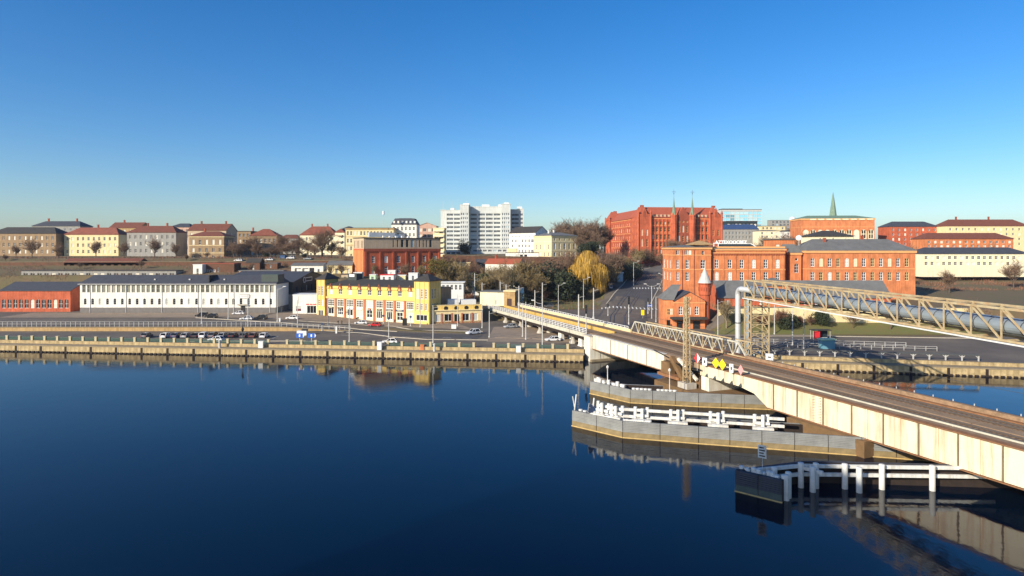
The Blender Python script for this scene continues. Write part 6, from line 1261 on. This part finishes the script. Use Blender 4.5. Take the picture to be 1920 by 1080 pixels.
def willow(seed, h_=13):
    r = random.Random(seed); T = MB(); C = MB()
    T.tube((0, 0, -.5), (.2, .1, 4), .5, .38, 8); 
    for k in range(9):
        a = k * .7; T.tube((.2, .1, 3.6), (3.2 * math.cos(a), 3.2 * math.sin(a), 7 + (k % 3) * 1.6), .26, .1, 5)
    lobes = [(0, 0, h_ - 2.6, 3.4), (-3.2, -.6, h_ - 5.4, 2.6), (3.0, .4, h_ - 5.8, 2.9), (.5, -2.8, h_ - 6.6, 2.8), (-.8, 2.6, h_ - 5.6, 2.8), (2.2, -2.0, h_ - 7.6, 2.2), (-2.6, -2.2, h_ - 8.2, 2.0)]
    for cx, cy, cz, rr in lobes:
        for k in range(560):
            a = r.uniform(0, 6.283); e = math.acos(r.uniform(-.15, 1)); p = Vector((cx + rr * math.sin(e) * math.cos(a) * r.uniform(.6, 1.1), cy + rr * math.sin(e) * math.sin(a) * r.uniform(.75, 1.02), cz + rr * .85 * math.cos(e)))
            out = Vector((math.cos(a), math.sin(a), 0)) * .35 * math.sin(e); ln = r.uniform(1.2, 4.2)
            if p.z - ln < .6: ln = max(.5, p.z - .6)
            s_ = Vector((-math.sin(a), math.cos(a), 0)).lerp(Vector((r.uniform(-1, 1), r.uniform(-1, 1), 0)), .5) * r.uniform(.035, .07)
            m1 = p + out + Vector((0, 0, -ln * .35)); m2 = p + out * 1.35 + Vector((r.uniform(-.15, .15), r.uniform(-.15, .15), -ln))
            C.add([p - s_, p + s_, m1 + s_, m1 - s_, m2], [(0, 1, 2, 3), (3, 2, 4)])
    return T, C
def bush(seed, w_, h_, leaf=.16, n=1800, tall=0):
    r = random.Random(seed); T = MB(); C = MB(); T.tube((0, 0, -.3), (0, 0, h_ * .6), .12, .05, 5)
    lob = [(r.uniform(-.5, .5) * w_ * .7, r.uniform(-.5, .5) * w_ * .7, h_ * r.uniform(.3, .72), w_ * r.uniform(.2, .34)) for _ in range(9)]
    for k in range(n):
        cx, cy, cz, rr = r.choice(lob); v = Vector((r.gauss(0, 1), r.gauss(0, 1), r.gauss(0, 1))).normalized() * rr * r.uniform(.7, 1.12); p = Vector((cx, cy, cz)) + Vector((v.x, v.y, v.z * (1.25 if tall else .95)))
        if p.z < .05: continue
        a = Vector((r.uniform(-1, 1), r.uniform(-1, 1), r.uniform(-1, 1))).normalized() * leaf; b = a.cross(Vector((r.uniform(-1, 1), r.uniform(-1, 1), r.uniform(-1, 1)))).normalized() * leaf * .7
        C.add([p - a, p + b, p + a, p - b], [(0, 1, 2, 3)])
    return T, C
TM = {}
def tree_proto(key, TC, bark, tw): TM[key] = (TC[0].mesh('trunk', bark), TC[1].mesh('crown', tw))
for s_ in range(3):
    tree_proto(('oak', s_), grow(11 + s_, 12, .85, 2.6, 3600, 1.0), 'bark', 'twig_brown'); tree_proto(('slim', s_), grow(31 + s_, 12, .5, 3.4, 2400, .9), 'bark_pale', 'twig_olive'); tree_proto(('red', s_), grow(51 + s_, 10, .8, 1.6, 3200, .9), 'bark', 'twig_red'); tree_proto(('olive', s_), grow(71 + s_, 10, .75, 1.4, 4200, .8, tw=.06), 'bark', 'twig_olive')
    tree_proto(('bush', s_), bush(91 + s_, 6, 4, .2, 2200), 'bark', 'leaf_dark'); tree_proto(('evergreen', s_), bush(101 + s_, 7, 8, .26, 2600, 1), 'bark', 'leaf_dark'); tree_proto(('gold', s_), bush(121 + s_, 7, 8, .2, 2000, 1), 'bark', 'leaf_olive'); tree_proto(('thicket', s_), grow(131 + s_, 4, .9, .4, 2200, .7, tw=.04), 'bark', 'twig_red')
tree_proto(('willow', 0), willow(5), 'bark', 'willow_gold')
BASEH = dict(oak=12, slim=12, red=10, olive=10, bush=4, evergreen=8, gold=8, thicket=4, willow=13)
cnt = [0]
def tree(kind, px, d, ytop, label, ybase=None, sx=1.0, group=None, loc=None):
    cnt[0] += 1; v = cnt[0] % 3 if kind != 'willow' else 0
    p = loc or (GD(px, d) if ybase is None else P(px, ybase, d)); h_ = ZY(ytop, p.y) - p.z; s_ = h_ / BASEH[kind]
    nm = {'bush': 'shrub', 'thicket': 'shrub', 'evergreen': 'evergreen_tree', 'willow': 'willow_tree', 'gold': 'ivy_tree'}.get(kind, 'bare_tree')
    t_ = thing(nm, label, 'shrub' if nm == 'shrub' else 'tree', p, rnd.uniform(0, 6.28), group); t_.scale = (s_ * sx, s_ * sx, s_)
    a, b = TM[(kind, v)]; put('trunk', a, t_); put('crown', b, t_); return t_
tree('willow', 1101, 312, 471, 'large golden weeping willow at the park edge', sx=.98)
for a in [('oak', 445, 362, 458, 'bare tree in front of the dark flat roofed tenement'), ('oak', 483, 366, 452, 'bare tree before the left half of the red hipped house'), ('oak', 508, 364, 456, 'bare tree before the right half of the red hipped house'), ('oak', 538, 366, 450, 'bare tree above the blue container'), ('oak', 556, 392, 438, 'tall bare tree behind the white estate'), ('oak', 590, 362, 452, 'bare tree under the broad red roof, second from its left end'), ('oak', 640, 362, 458, 'bare tree below the stacked balconies'), ('evergreen', 500, 368, 472, 'dark evergreen below the red hipped house'), ('evergreen', 570, 364, 474, 'dark evergreen below the broad red roof'), ('bush', 530, 362, 478, 'dark shrub beside the blue container'), ('oak', 470, 322, 490, 'bare tree behind the long pink stall'), ('oak', 535, 330, 488, 'bare tree left of the white market hall'),
 ('oak', 845, 322, 474, 'bare tree on the slope above the long white pavilion'), ('red', 866, 330, 478, 'reddish bare tree beside the pale roofed shelter'), ('oak', 892, 318, 482, 'bare tree before the dark blue shed'), ('olive', 925, 286, 496, 'olive tree in front of the white gable house wall'), ('oak', 972, 320, 474, 'bare tree between the white gable house and the park'), ('oak', 993, 326, 470, 'bare tree at the back of the park, left of the evergreens'), ('oak', 1046, 336, 468, 'bare tree behind the dark park evergreens'), ('oak', 1075, 334, 466, 'bare tree just left of the willow crown'), ('oak', 1126, 336, 466, 'bare tree just right of the willow crown'), ('olive', 1140, 322, 492, 'low golden olive tree under the bare tree right of the willow'), ('oak', 1160, 378, 466, 'bare tree below the left wing of the town hall'), ('oak', 1146, 372, 470, 'bare tree below the left corner of the town hall'), ('oak', 1190, 420, 458, 'bare tree under the town hall balcony, left one'), ('red', 1210, 424, 462, 'reddish bare tree under the town hall balcony, right one'), ('bush', 1176, 352, 494, 'dark shrub on the bank above the round kiosk'), ('thicket', 1020, 300, 540, 'bare shrub on the park lawn'), ('bush', 996, 282, 548, 'dark green shrub behind the viaduct railing'), ('thicket', 880, 262, 548, 'bare shrub on the bank left of the station house'), ('olive', 822, 268, 512, 'olive shrub behind the right yellow tower'),
 ('red', 415, 330, 486, 'reddish bare tree above the brick garage'), ('oak', 670, 300, 486, 'bare tree at the left corner of the brick block'), ('olive', 790, 282, 496, 'olive shrubby tree before the right end of the brick block'), ('slim', 870, 286, 496, 'slim bare tree over the grey roofed shed'), ('evergreen', 962, 306, 500, 'dark evergreen right of the white gable house'), ('evergreen', 1040, 330, 500, 'dark evergreen behind the round holly'), ('red', 1000, 336, 484, 'reddish bare tree behind the twisted olive tree'),
 ('oak', 388, 362, 470, 'small bare tree before the tan villa'), ('oak', 560, 360, 462, 'low wide bare tree beside the white estate'), ('red', 650, 330, 480, 'reddish bare tree left of the brick block roof'), ('oak', 438, 372, 446, 'bare tree at the shaded corner of the tan villa'), ('olive', 1170, 362, 478, 'olive bare tree left of the rising road'), ('red', 1150, 352, 482, 'reddish bare tree beside the round kiosk'), ('red', 1226, 420, 476, 'reddish bare tree at the bend of the rising road'), ('slim', 1196, 404, 474, 'slim bare tree at the top of the rising road'),
 ('oak', 470, 380, 436, 'broad bare tree before the red hipped house'), ('oak', 452, 378, 452, 'small bare tree beside the shaded tenement wall'), ('oak', 493, 376, 462, 'low bare tree under the red hipped house'), ('oak', 530, 400, 434, 'bare tree in the gap left of the broad red roof'), ('oak', 548, 385, 444, 'dense bare tree between blue container and red roof'), ('oak', 578, 372, 444, 'bare tree in front of the broad red roof, left one'), ('oak', 604, 366, 420, 'tallest bare tree before the broad red roof'), ('oak', 622, 372, 446, 'slender bare tree before the stacked balconies'), ('red', 516, 372, 460, 'reddish bare tree above the brick shed'), ('thicket', 375, 366, 478, 'bare thicket under the tan villa'),
 ('oak', 640, 286, 490, 'bare tree before the cream market hall'), ('slim', 620, 284, 492, 'thin bare tree above the left yellow tower'), ('oak', 758, 284, 490, 'bare tree before the middle of the brick block'), ('slim', 700, 286, 492, 'low bare tree at the foot of the brick block, left half'), ('gold', 812, 284, 476, 'golden ivy covered tree at the right corner of the brick block'), ('olive', 838, 300, 472, 'olive bare tree right of the brick block'), ('olive', 858, 290, 486, 'olive bare tree behind the long white pavilion'), ('red', 880, 310, 484, 'reddish bare tree below the terrace steps'), ('slim', 935, 272, 490, 'pale bare tree against the white gable house'), ('olive', 912, 270, 512, 'small olive tree left of the station house'), ('evergreen', 905, 285, 508, 'dark evergreen left of the white gable house'), ('slim', 952, 268, 486, 'second pale bare tree right of the white gable house wall'),
 ('olive', 985, 300, 478, 'tall olive bare tree right of the station house'), ('olive', 1000, 296, 500, 'twisted olive tree above the viaduct railing'), ('evergreen', 1014, 318, 492, 'dark evergreen in the middle of the park'), ('oak', 1030, 322, 474, 'bare tree behind the dark park evergreen'), ('bush', 1054, 306, 508, 'round dark green holly left of the willow'), ('oak', 1062, 330, 470, 'bare tree behind the willow, left one'), ('red', 1082, 338, 462, 'reddish bare tree behind the willow crown'), ('oak', 1138, 330, 462, 'bare tree right of the willow'), ('oak', 1155, 340, 464, 'bare tree above the round glass kiosk'), ('red', 1135, 338, 478, 'reddish low tree between willow and round kiosk'), ('oak', 1176, 370, 468, 'bare tree at the corner of the town hall'), ('olive', 1200, 412, 462, 'olive bare tree before the town hall balcony'), ('oak', 1218, 416, 458, 'bare tree before the town hall front, left one'), ('oak', 1240, 410, 466, 'bare tree left of the corner tower block'), ('oak', 1262, 412, 440, 'bare tree rising behind the corner tower block'), ('oak', 1292, 418, 440, 'bare tree between the town hall spires and the corner block'), ('oak', 1318, 418, 444, 'bare tree before the right half of the town hall'),
 ('oak', 1440, 420, 436, 'bare tree before the yellowish house row'), ('oak', 1424, 340, 446, 'bare tree behind the railway office skylight'), ('oak', 1478, 440, 430, 'bare tree left of the arcaded hall'), ('oak', 1515, 400, 430, 'bare tree before the arcaded hall windows'), ('oak', 1480, 640, 414, 'far bare tree beneath the white dome'),
 ('slim', 1362, 197, 556, 'orange brown bare tree left of the pipe tower'), ('thicket', 1430, 197, 588, 'bare shrub right of the pipe tower'), ('thicket', 1463, 198, 576, 'big dark bare shrub before the cream wall'), ('bush', 1478, 197, 590, 'dark green shrub under the cream wall'), ('thicket', 1500, 198, 590, 'reddish shrub between two grey poles'), ('evergreen', 1540, 198, 578, 'dark evergreen behind the bus shelter'), ('red', 1520, 199, 588, 'red brown shrub left of the bus shelter')]: tree(*a, sx=1.35 if a[0] in ('oak', 'red') else 1.1)
for px, d, yt, lb in ((30, 366, 456, 'wide bare tree before the leftmost tenement'), (110, 372, 450, 'bare tree between the two leftmost tenements'), (232, 366, 448, 'bare tree between the cream and grey tenements'), (330, 364, 452, 'bare tree between the grey tenement and the tan villa'), (150, 330, 488, 'bare tree behind the grey garage row'), (265, 330, 484, 'bare tree right of the brick workshop'), (350, 345, 474, 'bare tree on the slope above the grey garage row'), (110, 350, 470, 'bare tree beside the brick workshop'), (10, 345, 474, 'bare tree at the far left slope'), (1640, 330, 458, 'bare tree on the slope right of the railway wing'), (1690, 280, 470, 'bare tree right of the railway wing gable'), (1900, 270, 480, 'bare tree at the far right slope'), (1780, 255, 500, 'bare tree below the long pale depot'), (1600, 197, 572, 'bare tree on the verge, first right of the bus shelter'), (1670, 196, 560, 'tall bare tree on the verge far right'), (1745, 196, 570, 'bare tree on the verge, second from the right end'), (1830, 195, 556, 'bare tree at the right end of the verge'), (290, 372, 440, 'bare tree on the hill left of the tan villa'), (180, 370, 446, 'bare tree on the hill before the cream tenement'), (60, 368, 440, 'bare tree at the left end of the hill'), (1720, 330, 452, 'bare tree on the skyline before the red brick tenement'), (1850, 320, 450, 'bare tree on the skyline before the rightmost tenement')): tree('oak', px, d, yt, lb)
# the wood beside the town hall and far tree belts read as one mass
def wood(name, label, spots, kinds=('oak',)):
    T = MB(); C = MB(); r = random.Random(3)
    for (px, d, ytop, ybase) in spots:
        k = r.choice(kinds); tmesh, cmesh = TM[(k, r.randrange(3))]; p = P(px, ybase, d); s_ = (ZY(ytop, d) - p.z) / BASEH[k]; a = r.uniform(0, 6.28); ca, sa = math.cos(a), math.sin(a)
        for B, me in ((T, tmesh), (C, cmesh)):
            o_ = len(B.v); B.v += [(p.x + s_ * (v.co.x * ca - v.co.y * sa) * 1.15, p.y + s_ * (v.co.x * sa + v.co.y * ca) * 1.15, p.z + s_ * v.co.z) for v in me.vertices]; B.f += [tuple(i + o_ for i in f.vertices) for f in me.polygons]; B.m += [0] * len(me.polygons)
    root = bpy.data.objects.new(name, None); COL.objects.link(root); struct(root, 'stuff'); root['label'] = label; root['category'] = 'trees'
    T.build('trunks', 'bark', root)['kind'] = 'stuff'; C.build('crowns', 'twig_brown', root)['kind'] = 'stuff'
wood('wood', 'mass of bare brown trees between the classical house and the town hall', [(px, d, yt, 474) for px, d, yt in ((1042, 440, 410), (1058, 450, 406), (1074, 445, 405), (1090, 440, 403), (1106, 436, 402), (1122, 440, 407), (1134, 446, 412), (1080, 420, 418), (1100, 415, 416), (1118, 410, 425), (1050, 425, 420), (1128, 400, 440), (1098, 396, 444), (1085, 398, 440))], ('oak', 'slim'))
wood('tree_belt', 'far bare tree belt along the horizon', [(px, 700 + (px * 37) % 160, 444 + (px * 13) % 9, 470) for px in range(-60, 1990, 46)], ('oak',))
for px, d, yt, lb in ((1095, 385, 452, 'dark evergreen under the bare wood, left one'), (1115, 388, 450, 'dark evergreen under the bare wood, right one'), (870, 466, 450, 'dark evergreen before the hospital entrance')): tree('evergreen', px, d, yt, lb)
m = MB(); r = random.Random(9)
for k in range(60000):
    px = r.choice((r.uniform(-60, 620), r.uniform(600, 1250), r.uniform(1555, 1960))); d = r.uniform(262, 372); X = PX(px, d)
    if px < 622 and (d < 308 or math.sin(X * .21) + math.sin(d * .33 + X * .05) < -.2): continue
    if px > 1500 and (d < 255 or math.sin(X * .17) + math.sin(d * .29) < 0): continue
    if 622 <= px <= 1250 and k % 2: continue
    if 1120 < px < 1250 and d < 352: continue
    if px < 830 and d < 300: continue
    z_ = H(X, d); hgt = r.uniform(.3, 1.3); a = r.uniform(0, 6.28); m.add([(X, d, z_ - .1), (X + .2 * math.cos(a), d + .2 * math.sin(a), z_ - .1), (X + r.uniform(-.3, .3), d + r.uniform(-.3, .3), z_ + hgt)], [(0, 1, 2)])
o = m.build('undergrowth', 'twig_red'); struct(o, 'stuff'); o['label'] = 'brown winter undergrowth on the slopes of the hill'

# ------------------------------------------------------------------ thin winter haze
hm = bpy.data.materials.new('haze_air'); hm.use_nodes = True; n = hm.node_tree.nodes; l = hm.node_tree.links
n.remove(n['Principled BSDF']); pv = n.new('ShaderNodeVolumePrincipled'); pv.inputs['Color'].default_value = (.80, .88, 1, 1); pv.inputs['Density'].default_value = .00008; pv.inputs['Anisotropy'].default_value = .2
l.new(pv.outputs[0], n['Material Output'].inputs['Volume']); M['haze_air'] = hm
o = MB().box(-1520, 1520, -320, 3020, -4, 96).build('haze', 'haze_air'); struct(o, 'stuff'); o['label'] = 'thin pale winter haze over the river and town'
